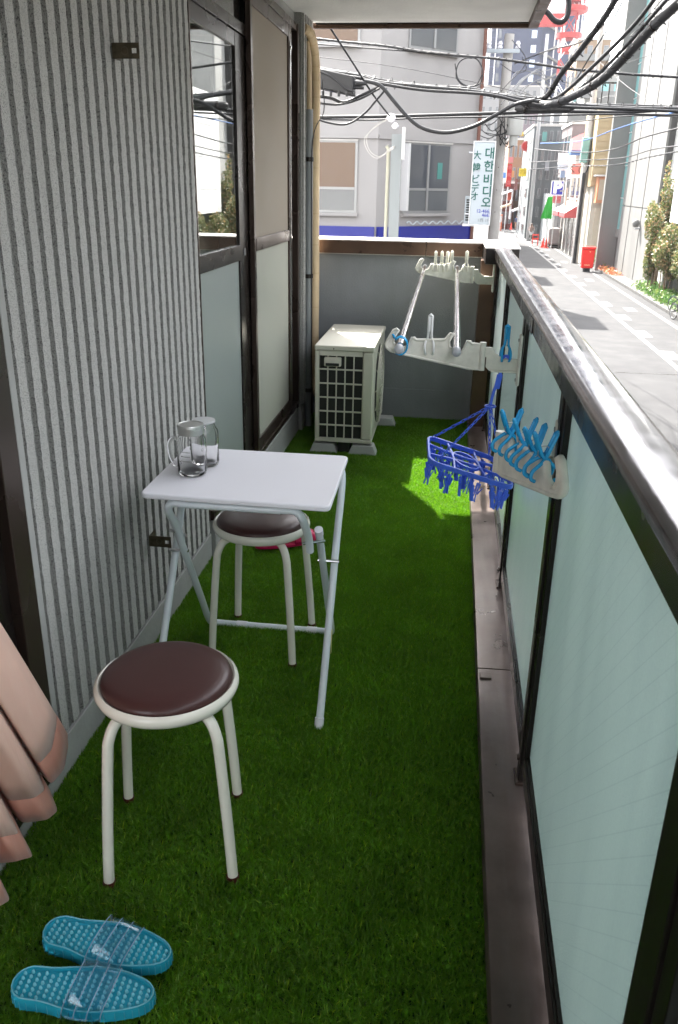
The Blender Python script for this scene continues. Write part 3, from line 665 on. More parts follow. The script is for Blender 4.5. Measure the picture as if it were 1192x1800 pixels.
# ------------------------------------------------------------------ jelly slippers
def make_slipper():
    r = thing('slipper', 'x', 'slipper'); L_ = .275
    def half(u):                        # width profile, heel u=0 .. toe u=1
        e = math.sqrt(max(0, 1-(1-min(u/.13, 1))**2)); e2 = math.sqrt(max(0, 1-(max(u-.78, 0)/.22)**2))
        return (.036+.012*math.sin(max(0, min((u-.25)/.6, 1))*PI))*e*e2
    us = [0, .01, .03, .06, .10, .15, .22, .3, .38, .46, .54, .62, .7, .77, .83, .88, .92, .955, .98, .993, 1]
    lo = [(u*L_-L_/2, -half(u)*(1.0)) for u in us]; hi = [(u*L_-L_/2, half(u)*(1.06 if u > .5 else 1)) for u in us[::-1]]
    poly = lo+hi[1:-1]; zt = lambda x: .026 + .006*max(0, -x/.14)
    def ring(s_, z0): return [(x*s_[0], y*s_[1], z0+(zt(x) if z0 > .01 else 0)-(.026 if z0 > .01 else 0)) for x, y in poly]
    q = MB(); levels = [((.96, .92), .001), ((1, 1), .004), ((1, 1), .024), ((.985, .965), .0285), ((.955, .90), .0275), ((.94, .87), .0225)]
    n = len(poly)
    for s_, z in levels: q.v += ring(s_, z)
    for i in range(len(levels)-1):
        for k in range(n): k2 = (k+1) % n; q.f.append((i*n+k, i*n+k2, (i+1)*n+k2, (i+1)*n+k))
    q.f.append(tuple(range(n))[::-1]); q.f.append(tuple(range((len(levels)-1)*n, len(levels)*n)))
    q.build('sole', M_jelly, r, smooth=50)
    st = MB(); 
    for i in range(19):
        for j in range(-4, 5):
            x = -L_/2+.016+i*.0136; y = j*.0104+(.0052 if i % 2 else 0); u = (x+L_/2)/L_
            if abs(y) > half(u)*.80: continue
            st.lathe([(.0040, 0), (.0036, .003), (.0024, .0060), (.0006, .0068)], (x, y, .0222+.006*max(0, -x/.14)), 6)
    tag(st.build('massage_studs', mat('jelly_stud_glint', (.24, .72, .86), .06, trans=.3), r, smooth=60), kind='stuff')  # lighter blue than the sole: specular highlights put into the stud colour
    rb = MB()
    for k in range(0, n):
        x, y = poly[k]; x2, y2 = poly[(k+1) % n]; L2 = math.hypot(x2-x, y2-y); m_ = max(1, int(L2/.012))
        for t_ in range(m_):
            a = x+(x2-x)*t_/m_; b2 = y+(y2-y)*t_/m_; rb.tube([(a*1.004, b2*1.012, .003), (a*1.004, b2*1.012, .0245)], .0009, 4)
    tag(rb.build('side_ribs', mat('jelly_edge', (.12, .60, .78), .12, trans=.4), r), kind='stuff')
    tg = MB()
    tg.tube([(x*.985, y*.965, zt(x)+.0035) for x, y in poly], .0016, 6, closed=True); tg.build('rim', mat('jelly_rim', (.25, .75, .9), .1, trans=.5), r, smooth=True)
    def strap(u, v):                    # v across the foot, u along
        a = PI*v; x = -.022+.074*u+math.sin(a)*(.006+.022*u); wv = .049+.004*math.sin(u*PI); hh = .066-.022*u
        cut = .016*math.sin(a)*(1 if u < .5 else -1)*abs(u-.5)*2
        return (x+cut*.9-.004*math.cos(a), -math.cos(a)*wv, .010+math.sin(a)**.7*hh)
    MB().grid(strap, 10, 24).build('strap', M_jclear, r, smooth=True, solid=.003)
    for u in (.0, .33, .66, 1.0):
        MB().tube([Vector(strap(u, v/20))+Vector((0, 0, .0012)) for v in range(21)], .0013, 6).build('strap_rib', mat('strap_edge', (.45, .62, .80), .12, alpha=.45), r, smooth=True)
    return r
a_ = make_slipper(); a_.location = (-.603, 1.168, .0165); a_.rotation_euler.z = math.radians(-5)
tag(a_, 'translucent blue jelly slipper, the one farther from the viewer and nearer the stool', 'slipper', 'blue jelly slippers')
b_ = copy_tree(a_); b_.location = (-.607, 1.062, .0165); b_.rotation_euler.z = math.radians(3)
tag(b_, 'translucent blue jelly slipper at the bottom edge, nearest to the viewer', 'slipper', 'blue jelly slippers')

# pink perforated slippers behind the stool
def pink_slipper(x, y, a, lab):
    r = thing('garden_clog', lab, 'slipper', group='pink perforated slippers')
    n = 28; L_ = .24
    pts = [(L_/2*math.cos(t), (.043+.006*math.cos(t))*math.sin(t)) for t in [2*PI*k/n for k in range(n)]]
    MB().prism(pts, (0,0,.004), (1,0,0), (0,1,0), (0,0,.014)).build('sole', M_pink, r, bevel=.004)
    g = MB()
    for i in range(-9, 10): g.tube([(i*.012, -.036*math.sqrt(1-(i/10.5)**2), .020), (i*.012, .036*math.sqrt(1-(i/10.5)**2), .020)], .0017, 4)
    for j in range(-3, 4): g.tube([(-.10, j*.011, .020), (.10, j*.011, .020)], .0017, 4)
    tag(g.build('lattice', M_pink, r), kind='stuff')
    def up(u, v):
        x_ = .01+.085*u; a2 = PI*v; w_ = .045*(1-.35*u*u); return (x_, -math.cos(a2)*w_, .014+math.sin(a2)**.8*(.045-.02*u))
    s = MB().grid(up, 9, 16).build('upper', M_pink, r, smooth=True, solid=.003)
    for i in range(1, 5):
        MB().tube([Vector(up(i/5, v/16))+Vector((0,0,.002)) for v in range(2, 15)], .0018, 4).build('upper_rib', mat('pink_light', (.8, .12, .25), .3), r)
    r.location = (x, y, .014); r.rotation_euler.z = a; return r
ps = pink_slipper(-.635, 3.25, math.radians(33), 'pink perforated slipper lying on the grass behind the stool under the table'); ps.scale = (1.25, 1.25, 1.2); del ps['group']

# ------------------------------------------------------------------ pole brackets on the railing
PR = [(40,612),(50,590),(85,525),(105,515),(120,522),(92,565),(88,600),(110,632),(135,640),(175,625),(190,610),(205,568),(220,568),(235,580),(410,572),(425,560),(445,530),(465,530),(440,580),(444,612),(470,640),(497,652),(530,640),(545,600),(555,575),(575,578),(585,590),(655,590),(655,750),(580,748),(150,672),(75,655),(48,635)]
def arm_poly(s=1/1850): return [(-(655-x)*s, (640-y)*s) for x, y in PR]
def make_bracket(fold):
    """local frame: origin on the post face at pole height, arm goes to -x"""
    r = thing('pole_bracket', 'x', 'bracket')
    MB().box(-.012, -.001, -.02, .02, -.11, .065).build('mounting_plate', M_bplast, r, bevel=.006)
    for z in (-.09, .045): MB().cyl((-.0121, 0, z), (-.015, 0, z), .006, n=10).build('screw', M_steel, r)
    sp = [(-.012, -.062), (-.105, -.062), (-.118, -.050), (-.118, -.015), (-.140, -.015), (-.140, .018), (-.098, .018), (-.088, -.002), (-.060, -.020), (-.012, -.024)]
    MB().prism(sp, (0, -.006, 0), (1,0,0), (0,0,1), (0, .012, 0)).build('short_arm', M_bplast, r, bevel=.002)
    s2_ = MB(); s2_.box(-.10, -.012, -.011, .011, -.066, -.058); s2_.box(-.06, -.012, -.011, .011, -.026, -.019); s2_.build('short_arm_rim', M_bplast, r, bevel=.002)
    piv = Vector((-.132, 0, 0)); A = Matrix.Rotation(fold, 4, 'Z')
    def T(p): return tuple(A @ (Vector(p)) + piv)
    MB().cyl(tuple(piv+Vector((0, 0, -.062))), tuple(piv+Vector((0, 0, .034))), .011, n=14).build('hinge', M_bplast, r, smooth=40)
    q = MB(); pp = arm_poly(); q.prism(pp, (0, -.004, 0), (1,0,0), (0,0,1), (0, .008, 0)); q.v = [T(v) for v in q.v]
    arm = q.build('arm', M_bplast, r, bevel=.0015)
    q = MB(); q.tube([(x, 0, z) for x, z in pp], .0052, 6, closed=True); q.v = [T((v[0], v[1]*1.7, v[2])) for v in q.v]
    q.build('arm_rim', M_bplast, arm, smooth=True)
    return r, T
by = 2.885
br, T1 = make_bracket(0); br.location = (.250, by, .945)
tag(br, 'ivory plastic pole bracket holding the near ends of the two steel poles', 'bracket', 'pole brackets on the railing')
b2 = copy_tree(br); b2.location = (.245, 5.14, 1.0)
tag(b2, 'ivory plastic pole bracket by the end wall holding the far ends of the poles', 'bracket', 'pole brackets on the railing')
b3, T3 = make_bracket(math.radians(109)); b3.location = (.262, 1.845, .925)
tag(b3, 'dirty ivory pole bracket folded back towards the viewer with blue pegs on it', 'bracket', 'pole brackets on the railing')

# steel poles
def pole(sx, lab):
    xa, za = br.location.x-.132-(655-sx)/1850, br.location.z+.004; xb, zb = b2.location.x-.132-(655-sx)/1850, b2.location.z+.004
    t = thing('drying_pole', lab, 'pole', (xa, by, za), 'steel drying poles')
    d = Vector((xb-xa, 5.14-by, zb-za)).normalized(); A0 = Vector((xa, by, za+.012))-d*.09; B0 = Vector((xb, 5.14, zb+.012))+d*.05
    MB().cyl(A0, B0, .0135, n=20).build('tube', M_steel, t, smooth=60)
    MB().tube([A0-d*.016, A0-d*.013, A0-d*.004, A0+d*.018], [.006, .0125, .0158, .0158], 20).build('end_cap', M_cap2, t, smooth=50)
    MB().tube([B0+d*.016, B0-d*.018], [.0125, .0155], 20).build('end_cap', M_cap2, t, smooth=50)
    return A0, d
pa, dpole = pole(135, 'shiny steel drying pole, the left one with the blue ring peg')
pole(490, 'shiny steel drying pole, the right one nearer the railing')

# big pegs: two limbs, each a stem that forks into two curved prongs
def make_peg(m, open_=.22, k=1.0, sl=.070, wj=1.0):
    r = thing('peg', 'x', 'peg')
    for s in (-1, 1):
        def P(x, y, z):                        # x sideways, y thickness direction (opening), z up from pivot
            c, s_ = math.cos(open_), math.sin(open_)
            yy = y*s; return (x*k, (yy*c - z*s_*-s)*k, (z*c)*k)
        stem = [(-.005, .003, sl), (-.005, .004, sl*.45), (-.006, .003, .004), (-.012*wj, -.006*wj, -.010), (-.014*wj, -.016*wj, -.026), (-.013*wj, -.012*wj, -.042), (-.011*wj, -.001, -.050)]
        q = MB()
        for sg in (1, -1):
            q.tube(smoothpath([P(sg*x, y, z) for x, y, z in stem], 4), [.0040*k]*(len(stem)*4-3), 7)
        q.tube([P(-.006, .003, sl-.002), P(0, .003, sl+.004), P(.006, .003, sl-.002)], .0038*k, 7)
        q.obox(P(0, .004, sl*.6), (.0045*k, 0, 0), Vector(P(0, .0012, .040))-Vector(P(0, 0, .040)), (Vector(P(0, 0, sl*.94))-Vector(P(0, 0, sl*.6)))*.95)
        q.build('limb', m, r, smooth=True)
    MB().tube([(0, .013*k*math.cos(a*PI/10), .010*k+.013*k*math.sin(a*PI/10)) for a in range(-3, 14)], .0010*k, 5).build('spring', M_wire, r)
    return r
def put_peg(src, loc, rz, lab, tilt=0, copy=True):
    p = copy_tree(src) if copy else src
    p.location = loc; p.rotation_euler = (tilt, 0, rz); tag(p, lab, 'peg', 'large clothes pegs clipped to the brackets'); return p
pi_ = make_peg(M_peg, .10, .92); pw = make_peg(M_pegw, .06, 1.08); pb = make_peg(M_pegb, .40, 1.0, .052, 1.25); pb1 = make_peg(M_pegb, .05, 1.05, .062)
u2z = lambda b, px: b.location.x-.132-(655-px)/1850
zt = .042
put_peg(pw, (u2z(br, 318), by, br.location.z+.04), 0, 'milky white peg upright on the near bracket between the two poles', copy=False)
put_peg(pi_, (u2z(b2, 250), 5.14, b2.location.z+.045), 0, 'ivory peg on the far bracket, nearest the left pole', copy=False)
for px, lab, dz, tl in ((318, 'ivory peg on the far bracket, second from the left pole', .045, .1), (375, 'ivory peg on the far bracket, left of the right pole', .045, -.15),
                (425, 'ivory peg on the far bracket, pressed against the right pole', .05, .2), (585, 'ivory peg on the far bracket by its hinge, right of both poles', .05, 0)):
    put_peg(pi_, (u2z(b2, px), 5.14, b2.location.z+dz), ru(-.3, .3), lab, tl)
put_peg(pb1, (.196, by, br.location.z+.025), .1, 'single blue peg upright on the short arm above the hanger hook', copy=False)
for i, (px, tw, lab) in enumerate(((560, .1, 'blue open peg on the folded bracket, closest to its hinge'), (420, -.1, 'blue open peg in the middle of the row on the folded bracket'),
                    (320, .15, 'blue open peg next to the last on the folded bracket'), (235, 0, 'blue open peg nearest the hooked tip of the folded bracket'))):
    p = Vector(T3((-(655-px)/1850, 0, .045+(0 if px > 200 else .01))))+Vector(b3.location)
    put_peg(pb, p, math.radians(109)+tw, lab, ru(-.08, .08), copy=i > 0)
rp = thing('peg', 'blue peg gripping the left steel pole near its end cap', 'peg', (pa+dpole*.085), 'large clothes pegs clipped to the brackets')
c0 = pa+dpole*.085; q = MB()
for s_ in (-.008, .008): q.tube([c0+dpole*s_+Vector((.024*math.cos(a), 0, .030*math.sin(a)-.004)) for a in [(-2.2+4.6*k/16) for k in range(17)]], .0032, 7)
q.build('jaw', M_pegb, rp, smooth=True)
MB().tube([c0+Vector((-.022, 0, .022)), c0+Vector((-.026, -.02, .036)), c0+Vector((-.018, -.04, .03))], .004, 7).build('handle', M_pegb, rp, smooth=True)

# ------------------------------------------------------------------ blue clip hanger
hg = thing('clip_hanger', 'blue plastic drying hanger with chains and many small clips hanging from the bracket', 'hanger', (.12, 2.86, .45))
TL, LL, LR, UR = at(752, 768, Y=3.00), at(755, 812, Y=2.80), at(905, 860, Y=2.70), at(868, 806, Y=2.93)
node = at(862, 712, Y=2.885); hook = Vector((.196, by, .945-.03))
MB().tube(smoothpath([hook+Vector((.014,0,-.03)), hook+Vector((.018,0,.008)), hook+Vector((0,0,.02)), hook+Vector((-.014,0,.0)), hook+Vector((-.012,0,-.05)), node+Vector((.008,0,.05)), node]), .0055, 8).build('hook', M_hang, hg, smooth=True)
MB().obox(hook.lerp(node, .45), (.010, 0, 0), (0, .006, 0), (.004, 0, .026)).build('hook_block', M_hang, hg, bevel=.003)
MB().tube([node+Vector((.018*math.cos(a*PI/8), .018*math.sin(a*PI/8), -.004)) for a in range(16)], .0035, 6, closed=True).build('chain_ring', M_hang, hg, smooth=True)
def bil(u, v): return (TL*(1-u)+UR*u)*(1-v)+(LL*(1-u)+LR*u)*v
nrm = (LR-LL).cross(TL-LL).normalized(); nrm = nrm if nrm.z > 0 else -nrm
rr = []; cr_ = .12
for (cu_, cv_, a0) in ((0,0,0),(1,0,1),(1,1,2),(0,1,3)):
    for k in range(5):
        a = (a0+k/4)*PI/2
        ox = cr_*(1-math.cos(a)) if a0 in (0,) else 0
        ux = {0: cr_*(1-math.cos(k/4*PI/2)), 1: 1-cr_*(1-math.sin(k/4*PI/2)), 2: 1-cr_*(1-math.cos(k/4*PI/2)), 3: cr_*(1-math.sin(k/4*PI/2))}[a0]
        vy = {0: cr_*1.3*(1-math.sin(k/4*PI/2)), 1: cr_*1.3*(1-math.cos(k/4*PI/2)), 2: 1-cr_*1.3*(1-math.sin(k/4*PI/2)), 3: 1-cr_*1.3*(1-math.cos(k/4*PI/2))}[a0]
        rr.append(bil(ux, vy))
def ribbon(path, w_, h_, closed=False):
    q = MB(); P_ = [Vector(p) for p in path]; n = len(P_)
    for i in range(n):
        t_ = (P_[(i+1) % n]-P_[i-1]) if closed else (P_[min(i+1, n-1)]-P_[max(i-1, 0)]); t_.normalize(); sd_ = t_.cross(nrm).normalized()
        for a, c in ((-1,-1),(1,-1),(1,1),(-1,1)): q.v.append(tuple(P_[i]+sd_*a*w_+nrm*c*h_))
    for i in range(n if closed else n-1):
        j = (i+1) % n
        for k in range(4): q.f.append((i*4+k, i*4+(k+1) % 4, j*4+(k+1) % 4, j*4+k))
    if not closed: q.f.append((3,2,1,0)); q.f.append(tuple((n-1)*4+k for k in range(4)))
    return q
ribbon(rr, .0045, .009, True).build('outer_frame', M_hang, hg, bevel=.002)
for vv in (.30, .70):
    ribbon([bil(u/12, vv+.10*math.sin(u/12*PI)*(-1 if vv < .5 else 1)*-1) for u in range(13)], .0035, .005).build('cross_bar', M_hang, hg, bevel=.001)
for uu in (.30, .70): ribbon([bil(uu+.03*math.sin(v/8*PI)*(1 if uu < .5 else -1), v/8) for v in range(9)], .0035, .005).build('cross_bar', M_hang, hg, bevel=.001)
cc = bil(.5, .5); ribbon([bil(.5+.17*math.cos(a*PI/12), .5+.27*math.sin(a*PI/12)) for a in range(24)], .0035, .005, True).build('centre_ring', M_hang, hg, bevel=.001)
def chain(a, b_):
    d = b_-a; n = max(4, int(d.length/.021)); d.normalize(); s_ = d.orthogonal().normalized(); s2_ = d.cross(s_); q = MB()
    for i in range(n):
        c = a.lerp(b_, (i+.5)/n); sd_ = s_ if i % 2 else s2_; lk = (b_-a).length/n*.66
        q.tube([c+d*(lk*math.cos(t)) + sd_*(.0046*math.sin(t)) for t in [2*PI*k/8 for k in range(8)]], .0017, 5, closed=True)
    q.build('chain', M_hang, hg, smooth=True)
for c_ in (bil(.06, .08), bil(.10, .92), bil(.9, .1), bil(.92, .86)): chain(node+Vector((0,0,-.004)), c_+nrm*.01)
# clips, each its own part
def clip_mesh(seed):
    r_ = random.Random(seed); q = MB(); 
    sw = r_.uniform(-.35, .35); A = Matrix.Rotation(r_.uniform(0, PI), 4, 'Z') @ Matrix.Rotation(sw, 4, 'Y')
    vs0 = len(q.v)
    q.tube([(0, 0, .012), (0, 0, -.004)], .0012, 5)
    for s_ in (-1, 1):
        q.prism([(0, -.002), (.0055, .0), (.0055, -.012), (.003, -.026), (.0065, -.052), (.0035, -.052), (.0005, -.028), (.0008, -.012)], (0, -.0035, 0), (s_, 0, 0), (0, 0, 1), (0, .007, 0))
        q.prism([(.004, -.001), (.011, .016), (.013, .015), (.0065, -.004)], (0, -.0035, -.026), (s_, 0, 0), (0, 0, 1), (0, .007, 0))
    q.tube([(.006*math.cos(a*PI/4), 0, -.022+.004*math.sin(a*PI/4)) for a in range(8)], .0009, 4, closed=True)
    q.v = [tuple(A @ Vector((v[0]*1.35, v[1]*1.4, v[2]*1.35-.022))) for v in q.v]
    q.tube([(0, 0, 0), (0, 0, -.014)], .0014, 5)
    return q
cps = [clip_mesh(k) for k in range(6)]
cm = []
spots = [(.03, v) for v in (.1, .3, .5, .7, .9)]+[(.97, v) for v in (.12, .35, .6, .85)]+[(u, .97) for u in (.14, .26, .38, .5, .62, .74, .86)]+[(u, .03) for u in (.2, .35, .5, .65, .8)]+[(.38, .4), (.5, .6), (.62, .4), (.45, .28), (.56, .75), (.78, .5), (.22, .55), (.3, .3)]
base_org = ORG[hg.name]
for i, (u, v) in enumerate(spots):
    if i < 6:
        o = cps[i].build('clip', M_hang, None, local=(0,0,0), bevel=0, smooth=40); o.parent = hg; cm.append(o)
    else: o = cm[i % 6].copy(); COL.objects.link(o); o.parent = hg
    o.location = bil(u, v)-base_org; o.rotation_euler = (0, 0, ru(0, 6))

# ================================================================== the street beyond
M_wallL = streaky(mat('tile_facade', (.30, .286, .28), .75, var=(1.2, .05)), (1.5, 1.5, .15), .3, (.24, .228, .224))
M_alu = mat('window_aluminium', (.62, .62, .63), .35, .6)
M_bg1 = mat('window_glass_grey', (.10, .105, .11), .12, spec=.8)
M_bg2 = mat('window_glass_warm', (.13, .08, .052), .25)
M_bgd = mat('window_glass_dark', (.06, .065, .075), .1, spec=.8)
M_blue = mat('blue_band', (.012, .018, .20), .4)
M_rust = mat('red_downpipe', (.13, .055, .04), .6)
M_signw = mat('sign_white', (.40, .44, .47), .35)
M_green = mat('sign_green', (.0, .085, .065), .4)
M_navy = mat('sign_navy', (.05, .06, .35), .4)

# --- corner building across the side street, chamfered corner
BZ = 7.6
lb = thing('corner_building', 'pale grey building with chamfered corner and blue band beyond the parapet', 'building', (-1.0, 19, GZ))
CH = (Vector((-1.64, 18, 0)), Vector((.33, 19.97, 0)))
MB().prism([(-14, 18), (-1.64, 18), (.33, 19.97), (.33, 27), (-14, 27)], (0,0,GZ), (1,0,0), (0,1,0), (0,0,BZ-GZ)).build('wall', M_wallL, lb)
cu_ = (CH[1]-CH[0]).normalized(); cn = Vector((cu_.y, -cu_.x, 0))
def facet(o, U, N_):
    """helper placing boxes on a wall facet: a along the wall, z up, d out of the wall"""
    def put(name, m, par, a0, a1, z0, z1, d0, d1, bevel=0):
        c = o+U*((a0+a1)/2)+N_*((d0+d1)/2); c.z = (z0+z1)/2
        return MB().obox(c, U*((a1-a0)/2), N_*((d1-d0)/2), (0, 0, (z1-z0)/2)).build(name, m, par, bevel=bevel)
    return put
fA = facet(Vector((-1.64, 18, 0)), Vector((-1, 0, 0)), Vector((0, -1, 0))); fB = facet(CH[0], cu_, cn)
M_frame_lb = mat('grey_window_frame', (.27, .27, .27), .4, .4)
def win_on(f, a0, a1, z0, z1, mu, ml, split=.25, mull=True, open_=False):
    fr = f('window_frame', M_frame_lb, lb, a0-.05, a1+.05, z0-.05, z1+.03, .002, .03)
    zs = z0+(z1-z0)*split
    cols = [(a0, (a0+a1)/2-.03), ((a0+a1)/2+.03, a1)] if mull else [(a0, a1)]
    for c0, c1 in cols:
        f('pane', ml, fr, c0, c1, z0, zs-.025, .031, .04); f('pane', mu, fr, c0, c1, zs+.025, z1, .031, .04)
    f('window_rail', M_frame_lb, fr, a0, a1, zs-.024, zs+.024, .031, .055)
    if mull: f('window_rail', M_frame_lb, fr, (a0+a1)/2-.028, (a0+a1)/2+.028, z0, z1, .031, .06)
    f('sill', M_wallL, fr, a0-.08, a1+.08, z0-.11, z0-.052, .001, .10); f('lintel_strip', M_pole, fr, a0-.06, a1+.06, z1+.031, z1+.06, .001, .06)  # sill below, thin projecting concrete strip over the window head
for zb in (.97, 4.02):
    for a0, a1 in ((.45, 1.75), (3.0, 4.3), (5.6, 6.9)): win_on(fA, a0, a1, zb, zb+1.27, M_bg2 if zb < 2 else M_bg2, M_bg1 if zb < 2 else M_bg2, .33, False)
    win_on(fB, .74, 1.96, zb, zb+1.28, M_bgd if zb < 2 else M_bg1, M_bg1, .33, True)
fB('curtain_strip', mat('teal_cloth', (.06, .20, .18), .7), lb, 1.62, 1.76, 1.60, 1.92, .041, .046)
fB('open_casement', M_alu, lb, .50, .56, .98, 2.25, .06, .36)
fA('blue_band', M_blue, lb, 0.02, 12, .28, .66, .005, .06); fB('blue_band', M_blue, lb, .02, 2.76, .28, .66, .005, .06)
fA('cornice', M_wallL, lb, 0, 12, 2.32, 2.40, .001, .04); fB('cornice', M_wallL, lb, 0, 2.78, 2.32, 2.40, .001, .04)
sc_ = MB(); sc_.tube([CH[0]+cu_*(.75+.02*i)+cn*.12+Vector((0,0,.73+.03*math.sin(i*.55))) for i in range(90)], .012, 5); sc_.build('scalloped_awning', M_signw, lb)
MB().cyl((.36, 19.88, GZ), (.36, 19.88, BZ), .04, n=10).build('downpipe', M_rust, lb)
MB().prism([(-14.1, 17.9), (-1.60, 17.9), (.43, 19.93), (.43, 27.1), (-14.1, 27.1)], (0,0,BZ), (1,0,0), (0,1,0), (0,0,.25)).build('roof_edge', M_pole, lb)
# small air conditioner on the facade
t = thing('wall_air_conditioner', 'small white air conditioner with dark slats hung on the corner building beside the sign', 'air conditioner', (.1, 19.1, .68))
a0 = at(815, 393, Y=19.0); a1 = at(836, 345, Y=19.0)
bx('case', M_signw, t, a0.x, a1.x, 19.0, 19.3, a0.z, a1.z, bevel=.01)
for i in range(9):
    z = a0.z+.06+i*(a1.z-a0.z-.1)/9; bx('slat', M_acdark, t, a0.x+.03, a1.x-.10, 18.99, 18.999, z, z+.03)
bx('bracket', M_alu, t, a0.x-.02, a1.x+.02, 19.0, 19.35, a0.z-.05, a0.z-.001)
# the vertical sign
t = thing('vertical_sign', 'white vertical shop sign with green Korean and Japanese lettering beside the corner building', 'sign', (.45, 18.8, .8))
p0 = at(822, 394, Y=18.8); p1 = at(876, 250, Y=18.8); sx0, sx1 = p0.x+.03, p1.x-.06; sz0, sz1 = p0.z, p1.z
bx('board', M_signw, t, sx0, sx1, 18.8, 18.98, sz0, sz1, bevel=.01)
fr_ = MB(); fr_.box(sx0-.02, sx0-.001, 18.79, 18.99, sz0-.02, sz1+.02); fr_.box(sx1+.001, sx1+.02, 18.79, 18.99, sz0-.02, sz1+.02); fr_.box(sx0, sx1, 18.79, 18.99, sz1+.001, sz1+.02); fr_.box(sx0, sx1, 18.79, 18.99, sz0-.02, sz0-.001)
fr_.build('frame', M_alu, t)
xm = (sx0+sx1)/2; hh = sz1-sz0
for i, ch in enumerate('대한비디오'):
    text_mesh(ch, hh*.145, M_green, t, loc=(xm+.115, 18.797, sz1-hh*(.14, .295, .455, .60, .735)[i]), bold=.004)
for i, ch in enumerate('大韓ビデオ'):
    text_mesh(ch, hh*.115, M_green, t, loc=(xm-.14, 18.797, sz1-hh*(.165, .31, .45, .565, .66)[i]), bold=.002)
text_mesh('12-4663', hh*.06, M_navy, t, loc=(xm+.08, 18.797, sz0+hh*.165), bold=.001)
text_mesh('4667', hh*.06, M_navy, t, loc=(xm+.14, 18.797, sz0+hh*.115), bold=.001)
text_mesh('1西 1F', hh*.055, M_pipe, t, loc=(xm+.08, 18.797, sz0+hh*.05))
MB().cyl((sx0-.1, 18.9, sz1-.2), (sx0, 18.9, sz1-.2), .02, n=8).build('arm', M_alu, t)
MB().cyl((sx0-.1, 18.9, sz0+.2), (sx0, 18.9, sz0+.2), .02, n=8).build('arm', M_alu, t)

# --- service post behind the parapet with white insulator and drooping wire
t = thing('service_post', 'galvanised service post with white conduit standing just beyond the parapet', 'post', (-.62, 9, GZ))
a = at(697, 300, Y=9.0)
bx('channel', mat('galvanised', (.24, .26, .27), .45, .4), t, a.x-.055, a.x+.045, 8.95, 9.02, GZ, at(697, 236, Y=9).z)
bx('channel_lip', M_alu, t, a.x+.046, a.x+.075, 8.93, 9.0, at(697, 280, Y=9).z, at(697, 224, Y=9).z)
MB().tube([(a.x-.085, 8.97, GZ), (a.x-.085, 8.97, at(697, 262, Y=9).z), (a.x-.105, 8.97, at(697, 257, Y=9).z)], .018, 8).build('conduit', mat('cream_pvc', (.36, .35, .28), .5), t, smooth=60)
pI = at(688, 207, Y=8.8)
MB().lathe([(.0, -.04), (.03, -.03), (.045, 0), (.03, .03), (.0, .04)], pI, 12).build('insulator', M_white, t, smooth=True)
MB().lathe([(.0, -.03), (.025, -.02), (.035, 0), (.02, .02), (.0, .03)], pI+Vector((.04, 0, -.07)), 12).build('insulator', M_white, t, smooth=True)
MB().tube(smoothpath([pI, at(665, 218, Y=8.8), at(645, 240, Y=8.8), at(650, 265, Y=8.8), at(668, 275, Y=8.8), at(685, 262, Y=8.8), at(694, 257, Y=8.95)]), .0035, 6).build('loop_wire', M_pole, t)
MB().tube(smoothpath([pI, at(662, 222, Y=8.8), at(641, 244, Y=8.8), at(648, 268, Y=8.8), at(664, 278, Y=8.8), at(684, 266, Y=8.8), at(694, 259, Y=8.95)]), .0035, 6).build('loop_wire', M_pole, t)

# --- utility poles
def upole(name, label, base, r0, r1, ztop, m=M_pole, lean=0):
    t = thing(name, label, 'pole', base, 'utility poles along the street'); b = Vector(base)
    MB().cyl(b, (b.x+lean, b.y, ztop), r0, r1, 14).build('shaft', m, t, smooth=60); return t
bp = at(874, 330, Y=22); bx_ = bp.x
u1 = upole('utility_pole', 'concrete utility pole just right of the vertical Korean sign', (bx_, 22, GZ), .15, .11, at(890, 60, Y=22).z)
for py_, ln in ((95, .9),):
    z = at(890, py_, Y=22).z
    MB().box(bx_-.75, bx_+.25, 21.8, 21.88, z, z+.08).build('crossarm', M_signw, u1)
for dx in (-.7, -.45, -.2, .2):
    z = at(890, 95, Y=22).z; MB().lathe([(.03, 0), (.06, .02), (.04, .08), (.06, .1), (.03, .16)], (bx_+dx, 21.84, z+.08), 8).build('insulator', M_white, u1)
for k, (px, py, s_) in enumerate(((906, 212, .19), (903, 240, .10))):
    p = at(px, py, Y=21.6); MB().lathe([(.0, -.35*s_/.2), (s_*.9, -.33*s_/.2), (s_, -.2), (s_, .25), (s_*.6, .34), (.0, .36)], p, 14).build('transformer', mat('transformer_grey', (.42, .42, .40), .5), u1, smooth=40)
for k in range(14):
    a = at(ru(868, 905), ru(190, 230), Y=21.6); b = at(ru(825, 925), ru(215, 262), Y=21.5); c = a.lerp(b, .5)+Vector((ru(-.1,.1), 0, -ru(.1, .35)))
    MB().tube(smoothpath([a, c, b], 5), .011, 5).build('drop_wire', M_cable, u1)
for k in range(5):
    z = GZ+4.6+k*.5; MB().cyl((bx_-.02, 21.82, z), (bx_-.02, 21.70, z), .012, n=6).build('step_bolt', M_bronze, u1)
bp = at(1003, 458, Z=GZ)
u2 = upole('utility_pole', 'tall concrete utility pole with black sleeve left of the red post box', (bp.x, 66, GZ), .26, .17, at(1046, 30, Y=66).z)
MB().cyl((bp.x-.05, 65.72, GZ), (bp.x-.05, 65.72, GZ+6.2), .12, n=8).build('black_sleeve', M_black, u2)
MB().tube(smoothpath([(bp.x-.05, 65.72, GZ+6.1), (bp.x+.2, 65.7, GZ+7.0), (bp.x+.25, 65.7, GZ+11)]), .05, 6).build('riser_cable', M_black, u2)
for k in range(3):
    p = at(1030-k*2, 250+k*14, Y=65.6); MB().box(p.x-.25, p.x+.25, 65.3, 65.7, p.z-.3, p.z+.3).build('junction_box', mat('teal_box', (.18, .34, .32), .5), u2, bevel=.03)
